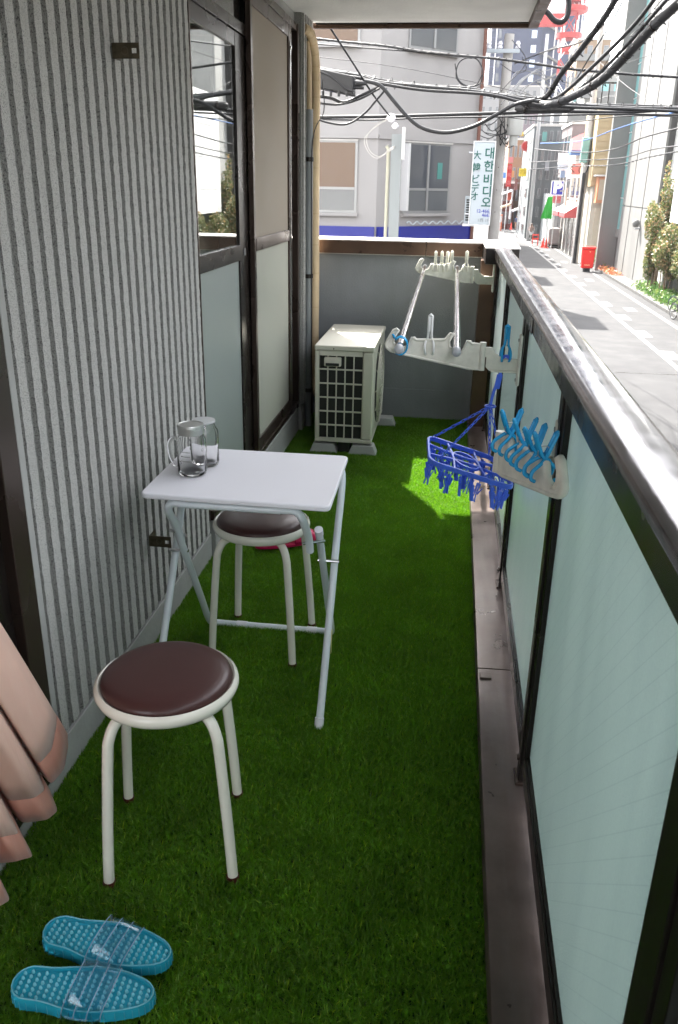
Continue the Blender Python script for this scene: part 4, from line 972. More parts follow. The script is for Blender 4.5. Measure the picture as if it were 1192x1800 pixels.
for px, Y, lab, top in ((944, 92, 'grey utility pole rising behind the person on the bicycle', 60), (925, 110, 'thin grey pole far down the street behind the yellow sign', 250), (965, 100, 'slim grey pole behind the parking sign', 170)):
    b = at(px-14, 400, Y=Y); upole('utility_pole', lab, (b.x, Y, GZ), .2, .15, at(px, top, Y=Y).z, mat('pole_far', (.40, .40, .40), .8))

# --- overhead cables
def cable(pts, r, label, Y0=8., Y1=None, name='overhead_cable', lash=False, col=M_cable, k=6, group=None):
    Y1 = Y0 if Y1 is None else Y1; n = len(pts)
    P = [at(p[0], p[1], Y=(p[2] if len(p) > 2 else Y0+(Y1-Y0)*i/(n-1))) for i, p in enumerate(pts)]
    sp = smoothpath(P, k); t = thing(name, label, 'cable', sp[0], group)
    MB().tube(sp, r, 8).build('sheath', col, t, smooth=60)
    if lash:
        q = []; tot = len(sp)
        for i in range(tot-1):
            d = (sp[i+1]-sp[i]); u = d.cross(Vector((0,0,1))).normalized(); v_ = d.cross(u).normalized(); sub = max(2, int(d.length/.03))
            for j in range(sub):
                ph = (i*7.3+j/sub*7.3)*1.15; rr_ = r*1.15+.004+.05*max(0, math.sin(i*1.9))**2*lash*abs(math.sin(j*.9+i))
                q.append(sp[i]+d*(j/sub)+u*math.cos(ph)*rr_+v_*(math.sin(ph)*rr_))
        MB().tube(q, .0035, 4).build('lashing_wire', col, t)
        for i in range(2, tot-1, 7):
            d = (sp[i+1]-sp[i]).normalized(); MB().tube([sp[i]-d*.010, sp[i]+d*.010], r*1.12, 8).build('clamp', M_bronzed, t)
    return t
main = [(540,122),(625,133),(665,145),(740,153),(820,160),(870,167),(935,178),(1020,186),(1110,191),(1215,192)]
cable(main, .020, 'thickest black cable bundle crossing horizontally in front of the corner building', 8.2, 8.0, lash=.6)
cable([(x, y-5+(i % 2)*3) for i, (x, y) in enumerate(main)], .014, 'black cable strapped on top of the horizontal bundle', 8.25, 8.05, lash=.3)
cable([(x, y+5-(i % 3)*2) for i, (x, y) in enumerate(main)], .012, 'black cable running under the horizontal bundle', 8.15, 7.95)
cable([(920,180),(965,184),(1010,168),(1060,138),(1110,88),(1150,45),(1215,-15)], .033, 'very thick lashed cable sweeping up to the upper right corner', 8.3, 6.2, lash=.9)
cable([(925,178),(960,170),(985,132),(1020,88),(1060,35),(1090,-15)], .022, 'lashed cable rising steeply left of the thickest sweeping cable', 8.4, 6.6, lash=.8)
cable([(950,182),(985,168),(1030,128),(1075,85),(1120,38),(1160,-15)], .014, 'plain cable rising between the two lashed cables', 8.2, 6.4)
cable([(958,186),(1005,165),(1052,130),(1100,82),(1140,36),(1185,-15)], .012, 'thin cable rising close above the thickest sweeping cable', 8.1, 6.2, lash=1.2)
cable([(640,142),(668,150),(690,175),(718,207),(745,226),(785,233),(830,223),(870,203),(905,184),(940,176)], .016, 'thick black cable sagging in a deep loop in front of the corner building', 8.0)
cable([(540,206),(700,204),(870,199),(1000,196),(1100,197),(1215,189)], .016, 'straight grey-black cable just below the main horizontal bundle', 9.5, 9)
cable([(540,209),(640,211),(760,207),(900,205),(1060,201),(1215,203)], .008, 'thin twin wire under the straight grey-black cable', 9.5, 9)
cable([(540,66),(600,73),(672,80),(736,90),(800,97),(870,103),(960,115),(1000,121),(1100,130),(1215,137)], .012, 'upper horizontal wire with small clamps below the balcony ceiling', 10.5, 9.5, lash=.05)
cable([(540,76),(640,84),(740,92),(830,102)], .007, 'thin wire running just under the upper horizontal wire', 10.5, 10)
cable([(540,98),(700,118),(860,150),(960,175)], .004, 'very thin grey wire sloping across the pale facade', 12, 11)
cable([(576,42,7.5),(620,110,7.9),(655,165,8.2),(686,205,8.8)], .008, 'straight diagonal wire from the ceiling corner to the white insulator', 8)
cable([(540,166),(580,172),(604,180),(635,168),(672,150)], .014, 'short drooping cable leaving the splice box to the right', 8.1)
cable([(540,178),(590,184),(630,175),(668,155)], .009, 'thinner wire drooping under the splice box', 8.05)
cable([(540,202),(575,215),(610,218),(640,200),(660,178),(680,155)], .009, 'looping wire hanging below the splice box to the straight cable', 8.1)
cable([(540,118),(580,133),(606,155),(622,160)], .007, 'grey wire curving over the splice box', 7.9)
cable([(800,112),(806,140),(825,152),(845,145),(848,122),(838,104),(820,102),(806,112),(802,135),(815,150),(836,150),(847,132)], .006, 'coil of spare black wire hanging on the upper wire', 10.0, name='wire_coil')
cable([(930,34),(940,20),(950,16),(962,22),(975,36),(988,38),(997,28),(1000,8),(998,-10)], .017, 'curly black cable by the outer corner of the balcony ceiling', 6.2)
cable([(900,70),(925,108),(890,150),(868,175)], .006, 'thin wire dropping past the far pole insulators', 14, name='overhead_cable')
cable([(880,112),(905,128),(925,122),(918,100)], .008, 'small drooping wire loop beside the far pole top', 20)
cable([(905,112),(960,90),(1010,78),(1040,62)], .010, 'thin wire rising right from the far pole top', 18, 9)
cable([(1013,140),(1040,95),(1075,40),(1100,-10)], .006, 'very thin wire steeper than the sweeping cables', 9, 7)
cable([(950,252),(1020,248),(1080,228),(1130,212),(1215,190)], .012, 'blue wire sloping gently up to the right over the street', 30, 14, col=mat('blue_sheath', (.03, .12, .35), .5))
cable([(940,262),(1020,268),(1080,262),(1130,242),(1215,220)], .012, 'grey twisted wire sloping up to the right over the street', 28, 12)
cable([(930,285),(1010,282),(1090,278),(1150,262),(1215,255)], .010, 'lower grey wire crossing before the concrete wall', 28, 13)
cable([(930,298),(1010,292),(1080,290),(1140,276),(1215,262)], .010, 'lowest grey wire crossing before the concrete wall', 28, 13, lash=.05)
cable([(870,203),(985,215),(1100,204),(1215,206)], .006, 'thin wire just under the dark closure', 12, 11)
cable([(1050,105),(1100,150),(1160,190)], .005, 'thin wire falling to the right before the concrete wall', 22, 18)
cable([(1040,128),(1110,108),(1215,70)], .005, 'thin wire rising to the right before the concrete wall', 22, 18)
for i in range(9):
    x = 880+ru(0, 40); y = ru(165, 200); cable([(x, y), (x+ru(20, 60), y-ru(20, 60)), (x+ru(60, 130), y-ru(-10, 60))], .007, ['hairline wire fanning out from the cable knot, %s strand' % q for q in ('lowest', 'second lowest', 'third', 'middle', 'fifth', 'upper', 'steep', 'short', 'topmost')][i], 14, 26, group='hairline wires at the cable knot')
t = thing('splice_box', 'black rectangular cable splice box at the left end of the bundle', 'splice box', at(600, 145, Y=8))
a, b = at(560, 163, Y=8.0), at(624, 128, Y=8.0)
MB().obox((a+b)/2, (b-a)*.5*Vector((1,0,0))+Vector((0,0,-.03)) if False else Vector(((b.x-a.x)/2, 0, -.03)), (0, .09, 0), (0, 0, .075)).build('case', M_black, t, bevel=.012)
MB().cyl(at(622, 147, Y=8), at(645, 147, Y=8), .03, .012, 10).build('boot', M_black, t, smooth=40)
MB().cyl(at(622, 153, Y=8), at(640, 155, Y=8), .018, .012, 10).build('boot', M_black, t, smooth=40)
for i in range(4):
    p = at(568+i*14, 165, Y=7.92); MB().box(p.x-.01, p.x+.01, 7.9, 7.93, p.z-.02, p.z+.02).build('clip', M_black, t)
t = thing('cable_closure', 'dark cylindrical cable closure on the lower wire at mid right', 'splice box', at(957, 191, Y=9))
MB().tube([at(905, 190, Y=9.2), at(909, 190, Y=9.2), at(910, 190, Y=9.2), at(1004, 189, Y=9.0), at(1005, 189, Y=9), at(1010, 189, Y=9)], [.02, .03, .042, .042, .03, .02], 14).build('barrel', M_black, t, smooth=40)
for px in (922, 992): MB().tube([at(px-1, 190, Y=9.1), at(px+2, 190, Y=9.1)], .048, 14).build('band', M_bronzed, t)

# --- row of houses on our side of the street, past the corner building
for y0, y1, zt, lab in ((45.3, 48.6, 10.7, 'narrow tall house down our side of the street, nearest of its row'), (59.8, 64.5, 9.4, 'middle house down our side of the street'), (74.5, 96, 14, 'long tall block farthest down our side of the street')):
    t = thing('row_house', lab, 'house', (-6, y0, GZ), 'houses down our side of the street'); bx('wall', M_wallL, t, -12, .3, y0, y1, GZ, zt); bx('roof_edge', M_pole, t, -12.1, .4, y0-.1, y1+.1, zt, zt+.2)
    for k in range(3): 
        w_ = bx('window', M_alu, t, -2.6, -1.2, y0-.05, y0-.002, -1.5+k*3, -.2+k*3); bx('pane', M_bgd, w_, -2.5, -1.3, y0-.07, y0-.051, -1.4+k*3, -.3+k*3)

# --- concrete building on the right
cb = thing('concrete_building', 'pale fair-faced concrete building with vertical recessed joints on the right of the street', 'building', (13, 54, GZ))
WXR = 10.6
slabs = [(49.3, 52.85), (53.05, 56.4), (56.6, 59.3)]
bx('core', M_kerb, cb, WXR+.12, 20, 49.4, 61, GZ, 17)
for y0, y1 in slabs:
    bx('concrete_panel', M_conw, cb, WXR, WXR+.119, y0, y1, GZ, .45); bx('concrete_panel', M_conw, cb, WXR, WXR+.119, y0, y1, .50, 17)
bx('fin_wall', M_conw, cb, 9.55, WXR+.118, 60.4, 60.9, GZ, 17)
M_gstrip = mat('blue_green_glass', (.16, .36, .36), .15, spec=.7)
for i in range(9): 
    g_ = bx('glass_strip', M_gstrip, cb, WXR+.02, WXR+.119, 59.45, 60.3, -1.0+i*1.95, .9+i*1.95)
    bx('glass_strip', M_alu, cb, WXR, WXR+.118, 59.42, 60.36, .902+i*1.95, .948+i*1.95)
bx('strip_foot', M_conw, cb, WXR-.02, WXR+.118, 59.32, 60.38, -1.5, -1.02)
for (px, py) in ((1078, 383), (1126, 393)):
    p = at(px, py, X=WXR); q = MB(); q.lathe([(.0, -.22), (.16, -.18), (.22, 0), (.16, .18), (.0, .22)], (WXR-.25, p.y, p.z), 12); q.build('vent_hood', M_conw, cb, smooth=True)
    MB().cyl((WXR-.3, p.y, p.z-.3), (WXR, p.y, p.z-.25), .05, n=8).build('vent_spout', M_alu, cb)
t = thing('rear_block', 'grey shaded building wall set behind the concrete panels at upper right', 'building', (16, 48, GZ))
bx('wall', M_conc, t, 11.0, 22, 47.2, 49.2, GZ, 17)
for i in range(4): bx('joint_strip', M_pole, t, 11.0, 22, 47.17, 47.199, GZ+2.2+i*3.3, GZ+2.25+i*3.3)
t = thing('white_canopy_house', 'bright white building front above the shrubs at the right edge', 'building', (14, 40, GZ))
p = at(1175, 185, X=10.9)
bx('upper_wall', mat('white_panel', (.72, .72, .71), .6, var=(1, .04)), t, 10.75, 18, 33, 46.6, -.05, 5.6)
bx('soffit_edge', M_brown, t, 10.9, 18, 33, 46.5, -.12, -.051)
bx('recess_wall', M_conc, t, 12.6, 18, 33, 46.5, GZ, -.121)
for y in (46.0, 42.0, 37.5, 33.4): bx('pillar', M_conw, t, 10.9, 11.25, y, y+.35, GZ, -.121)
for i in range(3): bx('panel_joint', M_alu, t, 10.742, 10.7499, 33, 46.6, 1.1+i*1.5, 1.12+i*1.5)
t2 = thing('garage_opening', 'dark recess of the building behind the shrubs', 'doorway', (12.5, 41, GZ)); bx('shutter', M_bronzed, t2, 12.52, 12.59, 38, 45, GZ, -1.0)

# --- foliage
def leaves(n, fn, size, seed, up=.4):
    r = random.Random(seed); q = MB()
    for i in range(n):
        c = Vector(fn(r)); d = Vector((r.gauss(0,1), r.gauss(0,1), r.gauss(0,1)+up)).normalized(); a = d.orthogonal().normalized()
        a = (Matrix.Rotation(r.random()*6.28, 3, d) @ a); b = d.cross(a); s = size*r.uniform(.6, 1.3)
        q.add([c-a*s, c-b*s*.45+d*s*.1, c+a*s, c+b*s*.45+d*s*.1], [(0,1,2,3)])
    return q
def leafmat(name, c1, c2, c3):
    m = bpy.data.materials.new(name); m.use_nodes = True; N = m.node_tree.nodes; L = m.node_tree.links; b = N['Principled BSDF']
    b.inputs['Roughness'].default_value = .45; geo = N.new('ShaderNodeNewGeometry'); cr = N.new('ShaderNodeValToRGB'); L.new(geo.outputs['Random Per Island'], cr.inputs[0])
    cr.color_ramp.elements[0].color = (*c1, 1); cr.color_ramp.elements[1].color = (*c3, 1); e = cr.color_ramp.elements.new(.6); e.color = (*c2, 1)
    L.new(cr.outputs[0], b.inputs['Base Color']); tl = N.new('ShaderNodeBsdfTranslucent'); L.new(cr.outputs[0], tl.inputs[0]); mx = N.new('ShaderNodeMixShader'); mx.inputs[0].default_value = .3
    L.new(b.outputs[0], mx.inputs[1]); L.new(tl.outputs[0], mx.inputs[2]); L.new(mx.outputs[0], N['Material Output'].inputs[0]); return m
LM1 = leafmat('photinia_leaf', (.05, .09, .02), (.17, .19, .07), (.40, .24, .13)); LM2 = leafmat('ivy_leaf', (.04, .13, .02), (.10, .20, .04), (.22, .26, .08))
def shrub(name, label, c, rx, ry, h, n, seed, lm=LM1, size=.09, trunkn=5, cat='shrub'):
    t = thing(name, label, cat, c, 'shrubs in front of the right buildings'); r = random.Random(seed); c = Vector(c)
    lob = [(Vector((r.uniform(-.55, .55)*rx, r.uniform(-.6, .6)*ry, h*r.uniform(.3, .9))), r.uniform(.35, .6)) for _ in range(9)]
    def fn(r_):
        l, s = lob[int(r_.random()*9)]; v = Vector((r_.gauss(0,1), r_.gauss(0,1), r_.gauss(0,1))).normalized()*(r_.random()**.35)
        return c+l+Vector((v.x*rx*s, v.y*ry*s, v.z*h*.42*s+.05))
    leaves(n, fn, size, seed).build('foliage', lm, t)
    q = MB()
    for i in range(trunkn): a = Vector((r.uniform(-.2,.2)*rx, r.uniform(-.2,.2)*ry, 0)); q.tube([c+a, c+a*1.5+Vector((0,0,h*.3)), c+lob[i][0]], [.035, .025, .01], 5)
    q.build('stems', mat('bark', (.12, .08, .05), .9), t); return t
shrub('photinia_shrub', 'tall shrub with reddish tips in front of the concrete wall', (10.25, 46.6, GZ+.13), .72, 1.2, 4.3, 5200, 1)
shrub('photinia_shrub', 'broad reddish-green shrub at the right edge above the bicycles', (10.45, 44.6, GZ+.13), .95, 1.6, 3.6, 8000, 2)
shrub('photinia_shrub', 'nearest reddish-green shrub cut by the right edge', (10.75, 42.0, GZ+.13), .8, 1.8, 3.3, 4200, 3)
shrub('climbing_plant', 'thin tall plant climbing beside the white building corner', (10.72, 47.6, GZ+.13), .38, .8, 6.0, 1800, 4)
shrub('planter_bush', 'small yellow-green plant at the foot of the concrete fin by the red box', (10.0, 61.8, GZ+.13), .6, 1.6, 1.2, 900, 5, LM2)
r_ = random.Random(9)
tag(leaves(5200, lambda r: (10.0+r.random()*1.0+r.gauss(0, .1), 36+r.random()*13, GZ+.15+r.random()**2*.45), .08, 9).build('ivy', LM2), 'low ivy groundcover along the kerb under the shrubs', 'ivy', kind='stuff')
tag(leaves(500, lambda r: (9.7+r.random()*.8, 55.5+r.random()*5, GZ+.14+r.random()**3*.25), .09, 19).build('fallen_leaves', leafmat('dry_leaf', (.30, .16, .06), (.40, .10, .06), (.5, .3, .12))), 'brown and red fallen leaves and litter by the concrete wall foot', 'leaves', kind='stuff')

# --- red box
rb = thing('red_box', 'tall red plastic box on a small black base on the street edge', 'box', (8.83, 59.4, GZ))
RED = mat('red_plastic', (.72, .02, .015), .35)
q = MB(); q.prism([(-.37, 0), (.37, 0), (.42, 1.2), (-.42, 1.2)], (8.83, 59.1, GZ+.22), (1,0,0), (0,0,1), (0, .6, 0)); q.build('body', RED, rb, bevel=.05)
bx('lid', RED, rb, 8.38, 9.28, 59.05, 59.75, GZ+1.43, GZ+1.58, bevel=.04); bx('base', M_black, rb, 8.62, 9.04, 59.15, 59.6, GZ, GZ+.22)
text_mesh('〒', .14, mat('pale_yellow', (.8, .75, .4), .5), rb, name='mark', loc=(8.9, 59.04, GZ+1.25)); bx('stripe', mat('pale_yellow', (.8, .75, .4), .5), rb, 8.6, 8.98, 59.085, 59.095, GZ+.42, GZ+.45)

# --- bicycles at the right edge
def bicycle(x, y, rot, label, col, s=1.0, basket=True):
    t = thing('bicycle', label, 'bicycle', (0,0,0), 'bicycles parked on the pavement'); R1, R2 = Vector((-.52, 0, .33)), Vector((.52, 0, .33)); fm = mat(col[0], col[1], .3, .4)
    for c in (R1, R2):
        w_ = MB().tube([c+Vector((.31*math.cos(a*PI/14), 0, .31*math.sin(a*PI/14))) for a in range(28)], .02, 6, closed=True).build('wheel', M_black, t)
        MB().tube([c+Vector((.285*math.cos(a*PI/14), 0, .285*math.sin(a*PI/14))) for a in range(28)], .008, 5, closed=True).build('rim', M_steel, w_)
        q = MB()
        for k in range(12): a = k*PI/6; q.tube([c, c+Vector((.28*math.cos(a), 0, .28*math.sin(a)))], .0025, 3)
        q.build('spokes', M_steel, w_)
    q = MB(); S, B_, Hd = Vector((-.15, 0, .78)), Vector((-.06, 0, .30)), Vector((.38, 0, .85))
    for a, b in ((R1, B_), (B_, S), (R1, S), (B_, Hd-Vector((0,0,.15))), (S*.9+B_*.1, Hd-Vector((0,0,.08))), (Hd, R2)): q.tube([a, b], .014, 6)
    q.build('frame', fm, t); MB().tube([Hd+Vector((-.12, .25, .14)), Hd+Vector((0, .2, .16)), Hd+Vector((0, 0, .12)), Hd+Vector((0, -.2, .16)), Hd+Vector((-.12, -.25, .14))], .011, 6).build('handlebar', M_steel, t)
    MB().cyl(Hd, Hd+Vector((0,0,.13)), .012, n=6).build('stem', M_steel, t)
    MB().obox(S+Vector((-.02, 0, .07)), (.13, 0, 0), (0, .07, 0), (0, 0, .03)).build('saddle', M_black, t, bevel=.02)
    if basket:
        bk = MB()
        for i in range(6):
            for (a, b) in (((.42, -.16+i*.064, .72), (.42, -.18+i*.072, .98)), ((.70, -.14+i*.056, .72), (.72, -.18+i*.072, .98))): bk.tube([a, b], .004, 3)
        for z in (.72, .8, .88, .98): bk.tube([(.42, -.17, z), (.42, .17, z), (.71, .17, z), (.71, -.17, z)], .005, 3, closed=True)
        bk.build('basket', M_alu, t)
    MB().cyl(B_+Vector((0, -.06, 0)), B_+Vector((0, .06, 0)), .07, n=12).build('crank', M_steel, t); q = MB().tube([R1+Vector((.0,.03,.38)), R1+Vector((-.25,.03,.30)), R1+Vector((-.38,.03,.05))], .02, 5); q.build('mudguard', fm, t)
    t.location = (x, y, GZ+(.14 if x > 9.7 else .001)); t.rotation_euler.z = rot; t.scale = (s, s, s); return t
bicycle(9.62, 37.3, math.radians(-75), 'dark bicycle with wire basket, nearest at the right edge', ('black_paint', (.03, .03, .035)), 1.05)
bicycle(9.98, 38.6, math.radians(-62), 'dark green bicycle partly hidden behind the nearest bicycle', ('green_paint', (.02, .10, .07)), 1.05)
# grey covered thing on basket (cloth bag)
tag(MB().box(9.72, 10.1, 38.0, 38.4, GZ+1.0, GZ+1.3).build('grey_bag', mat('grey_cloth', (.28, .28, .31), .8), None, bevel=.08), 'grey cloth bag lying over a bicycle basket', 'bag')

# --- generic building generator
M_frame_far = mat('far_window_frame', (.22, .22, .23), .5)
def building(name, label, x0, x1, y0, y1, z1, col, rows, cols_f, cols_s, wcol=None, side='L', z0=GZ, extras=None, ww=.55, wh=.5, group=None, zf=.0, bands=False):
    t = thing(name, label, 'building', ((x0+x1)/2, (y0+y1)/2, z0), group)
    wm = mat(name+'_%d' % int(x0*7+y0*3), tuple(q_*.36 for q_ in col), .8, var=(.5, .06)); gl = wcol or M_bg1; M_alu = M_frame_far
    bx('wall', wm, t, x0, x1, y0, y1, z0, z1); bx('roof_edge', M_pole, t, x0-.1, x1+.1, y0-.1, y1+.1, z1, z1+.25)
    zb = z0+zf; H_ = (z1-zb)/rows
    for r in range(rows):
        for c in range(cols_f):
            W_ = (x1-x0)/cols_f; a = x0+W_*(c+.5-ww/2); b = a+W_*ww; z = zb+H_*(r+.5-wh/2)
            w_ = bx('window', M_alu, t, a-.05, b+.05, y0-.05, y0-.002, z-.05, z+H_*wh+.05); bx('pane', gl, w_, a, b, y0-.07, y0-.051, z, z+H_*wh)
        for c in range(cols_s):
            W_ = (y1-y0)/cols_s; a = y0+W_*(c+.5-ww/2); b = a+W_*ww; z = zb+H_*(r+.5-wh/2); X = x0 if side == 'L' else x1; s = -1 if side == 'L' else 1
            xs = sorted((X+s*.002, X+s*.05)); xp = sorted((X+s*.051, X+s*.07))
            w_ = bx('window', M_alu, t, xs[0], xs[1], a-.05, b+.05, z-.05, z+H_*wh+.05); bx('pane', gl, w_, xp[0], xp[1], a, b, z, z+H_*wh)
        if bands:
            bx('balcony', M_conw, t, x0-.7, x1, y0-.9, y0-.001, z0+H_*r+H_*.02+.3, z0+H_*r+H_*.38)
    return t
# right row beyond the concrete building
bt = thing('tan_building', 'tan building with beige shutter and orange boxed balcony beside the concrete fin', 'building', (12, 66, GZ))
TAN = mat('tan_siding', (.42, .33, .20), .75, var=(.8, .08)); 
X_ = 9.3
bx('wall', mat('beige_wall', (.50, .47, .40), .8, var=(1, .06)), bt, X_, 16, 64, 70, GZ, 1.6); bx('upper_wall', TAN, bt, X_-.2, 16, 63.8, 70, 1.601, 6.6)
for i in range(12): bx('siding_board', TAN, bt, X_-.22, 16, 63.76, 63.799, 1.62+i*.41, 1.98+i*.41)
bx('shutter', mat('cream_shutter', (.56, .52, .42), .6), bt, X_+.3, X_+2.4, 63.92, 63.999, GZ+.1, .2)
for i in range(10): bx('shutter_slat', mat('cream_shutter', (.56, .52, .42), .6), bt, X_+.3, X_+2.4, 63.89, 63.919, GZ+.15+i*.38, GZ+.46+i*.38)
oc = bx('boxed_balcony', mat('orange_panel', (.48, .22, .12), .6), bt, X_+.1, X_+2.6, 62.7, 63.7, .55, 2.25)
for i in range(3): bx('balcony_panel', mat('tan_panel', (.40, .34, .26), .6), oc, X_+.2+i*.82, X_+.85+i*.82, 62.65, 62.699, .75, 2.05)
bx('balcony_roof', M_alu, oc, X_-.1, X_+2.8, 62.5, 63.75, 2.251, 2.35)
rf_ = thing('rooftop_railing', 'dark rooftop railing and tank on top of the tan building', 'railing', (12, 66, 6.6))
bx('rail', M_bronzed, rf_, X_-.2, 15, 64, 64.08, 8.0, 8.1)
for i in range(10): bx('baluster', M_bronzed, rf_, X_-.2+i*.45, X_-.12+i*.45, 64, 64.08, 6.6, 7.99)
# shop with awnings
sh = thing('awning_shop', 'small shop with two white and pink awnings beyond the black-sleeved pole', 'building', (12, 76, GZ))
bx('wall', mat('shop_wall', (.45, .40, .36), .8, var=(1, .1)), sh, 9.6, 16, 71, 83, GZ, 5.5)
bx('upper_fascia', mat('maroon_fascia', (.30, .05, .05), .6), sh, 9.2, 9.598, 71, 78, 4.2, 5.4); bx('gable', mat('mauve', (.36, .25, .28), .8), sh, 9.61, 16, 70.9, 70.999, 2.6, 5.4)
bx('shopfront', M_bronzed, sh, 9.5, 9.599, 71.5, 82.5, GZ, -.8)
for i in range(5): bx('shop_pillar', M_pole, sh, 9.45, 9.499, 71.5+i*2.6, 72.1+i*2.6, GZ, -.8)
for i in range(3): 
    w_ = bx('window', M_alu, sh, 9.54, 9.598, 72+i*3.6, 74.4+i*3.6, .6, 2.4); bx('pane', M_bgd, w_, 9.5, 9.539, 72.15+i*3.6, 74.25+i*3.6, .75, 2.25)
MAW = mat('pink_awning', (.42, .07, .075), .7); MAW2 = mat('white_awning', (.72, .64, .62), .7)
def awning(y0, y1, lab, xo=8.35, zt=-.35):
    t = thing('shop_awning', lab, 'awning', (9, (y0+y1)/2, zt), 'awnings over the shop front'); n = 6
    for k in range(n):
        a, b = y0+(y1-y0)*k/n, y0+(y1-y0)*(k+1)/n
        MB().grid(lambda u, v: (9.59-(9.59-xo)*v, a+(b-a)*u, zt+.75-.75*v), 1, 5).build('stripe', MAW2 if k % 2 == 0 or True else MAW, t, solid=.03)
    MB().prism([(0, 0), (-(9.59-xo), -.75), (-(9.59-xo), -1.1), (0, -1.1)], (9.59, y0, zt+.75), (1,0,0), (0,0,1), (0, .04, 0)).build('side_panel', MAW, t)
    for k in range(8):
        a, b = y0+(y1-y0)*k/8, y0+(y1-y0)*(k+1)/8
        MB().prism([(a, 0), (b, 0), (b, -.28), ((a+b)/2, -.40), (a, -.28)], (xo-.01, 0, zt), (0,1,0), (0,0,1), (.02, 0, 0)).build('valance', MAW, t)
    return t
awning(70.6, 74.4, 'nearer white and pink awning just left of the black-sleeved pole'); awning(75.2, 79.6, 'farther white and pink awning with scalloped edge')
building('shop_house', 'pale pink-walled house with red sign beyond the awning shop', 9.8, 15, 84, 92, 6.8, (.45, .36, .36), 3, 2, 3)
# construction hoarding
hb = thing('hoarding', 'grey corrugated site hoarding beyond the awnings', 'fence', (9.2, 90, GZ))
MH = mat('hoarding_metal', (.40, .42, .43), .6, .1)
for i in range(16):
    bx('hoarding_panel', MH, hb, 8.95+(i % 2)*.06, 9.05+(i % 2)*.06, 83.2+i*.9, 84.05+i*.9, GZ, GZ+4.6)
for i in range(10): bx('hoarding_panel', MH, hb, 9.06+i*.25, 9.26+i*.25, 83.0+(i % 2)*.06, 83.1+(i % 2)*.06, GZ, GZ+4.4)
# parking sign
def board(name, label, px0, py0, px1, py1, Y, m, cat='sign', depth=.12, txt=None, tm=None, ts=.8, pole=True, frame=None, sx=1., bold=.0):
    a, b = at(px0, py1, Y=Y), at(px1, py0, Y=Y); t = thing(name, label, cat, ((a.x+b.x)/2, Y, a.z))
    bx('board', m, t, a.x, b.x, Y, Y+depth, a.z, b.z)
    if frame: 
        q = MB(); e = (b.x-a.x)*.07; q.box(a.x-e, b.x+e, Y+.01, Y+depth+.02, a.z-e, a.z-.001); q.box(a.x-e, b.x+e, Y+.01, Y+depth+.02, b.z+.001, b.z+e); q.box(a.x-e, a.x-.001, Y+.01, Y+depth+.02, a.z, b.z); q.box(b.x+.001, b.x+e, Y+.01, Y+depth+.02, a.z, b.z); q.build('frame', frame, t)
    if txt:
        L_ = txt.split('\n'); n = len(L_); hgt = b.z-a.z
        for i, s in enumerate(L_): text_mesh(s, hgt/n*ts, tm, t, loc=((a.x+b.x)/2, Y-.006, b.z-hgt*(i+.5)/n), sx=sx, ext=.003, bold=bold)
    if pole: MB().cyl(((a.x+b.x)/2, Y+depth+.06, GZ), ((a.x+b.x)/2, Y+depth+.06, b.z), .05, n=6).build('mast', M_alu, t)
    return t
M_pb = mat('parking_blue', (.006, .015, .30), .4); M_sw = mat('plain_white', (.78, .78, .78), .5); M_sr = mat('sign_red', (.42, .014, .014), .45); M_sy = mat('sign_yellow', (.80, .60, .02), .45); M_sp = mat('sign_pink', (.48, .16, .16), .5)
board('parking_sign', 'square blue parking sign with white letter P above the street', 969, 319, 991, 342, 80, M_pb, txt='P', tm=M_sw, ts=1.15, frame=M_sw, bold=.07, sx=1.15)
board('notice_board', 'pale pink notice board under the parking sign', 971, 343, 987, 357, 80.5, M_sp, txt='満空', tm=M_sr, ts=.6, pole=False)
board('shop_sign', 'pink signboard with dark characters on the shop upper floor', 1004, 288, 1026, 307, 70.5, M_sp, txt='くび', tm=M_bronzed, ts=.9, pole=False)
board('shop_sign', 'white blue-edged hoarding sign above the parking sign', 981, 269, 1001, 289, 73, M_sw, pole=False, depth=.3)
board('shop_sign', 'pale sign under the white blue-edged hoarding', 981, 289, 1000, 297, 73, mat('pale_blue', (.45, .5, .58), .5), pole=False, depth=.3)
board('shop_sign', 'blue tarpaulin on the shop roof', 1003, 264, 1022, 272, 72, mat('tarp_blue', (.08, .16, .38), .6), cat='tarpaulin', pole=False, depth=1.5)
board('banner', 'tall vertical red banner with white characters on the left of the far street', 889, 288, 901, 328, 108, M_sr, txt='焼\n肉\n店', tm=M_sp, ts=.6)
board('banner', 'small pink panel on top of the vertical red banner', 893, 276, 903, 286, 108, M_sp, pole=False)
board('banner', 'square yellow sign hanging over the far street', 912, 296, 926, 310, 98, M_sy, txt='空室', tm=mat('amber', (.5, .3, .0), .5), ts=.6)
board('banner', 'small blue sign left of the red banner', 883, 303, 890, 313, 106, mat('mid_blue', (.10, .25, .60), .5))
board('banner', 'pale lattice signboard right of the far walkers', 913, 338, 924, 352, 112, M_sw, depth=.3)
board('banner', 'pale panel sign beside the lattice signboard', 926, 335, 934, 352, 112, mat('pale_lilac', (.55, .55, .65), .5), depth=.3)
board('banner', 'pink poster panel at street level beside the far shop', 914, 372, 925, 393, 104, mat('rose', (.70, .35, .42), .5), txt='大\n安', tm=M_sr, ts=.5)
board('banner', 'lilac poster panel right of the pink poster', 927, 368, 935, 396, 104, mat('pale_lilac', (.55, .55, .65), .5))
board('bin', 'blue crate standing below the lilac panel', 924, 391, 931, 398, 103, mat('crate_blue', (.05, .18, .55), .5), cat='crate', pole=False, depth=.6)
board('banner', 'green panel behind the grey pole down the street', 936, 384, 940, 392, 101, mat('panel_green', (.10, .45, .25), .5), pole=False)
p = at(925, 257, Y=104); t = thing('round_sign', 'round red sign with pale rim high over the far street', 'sign', p)
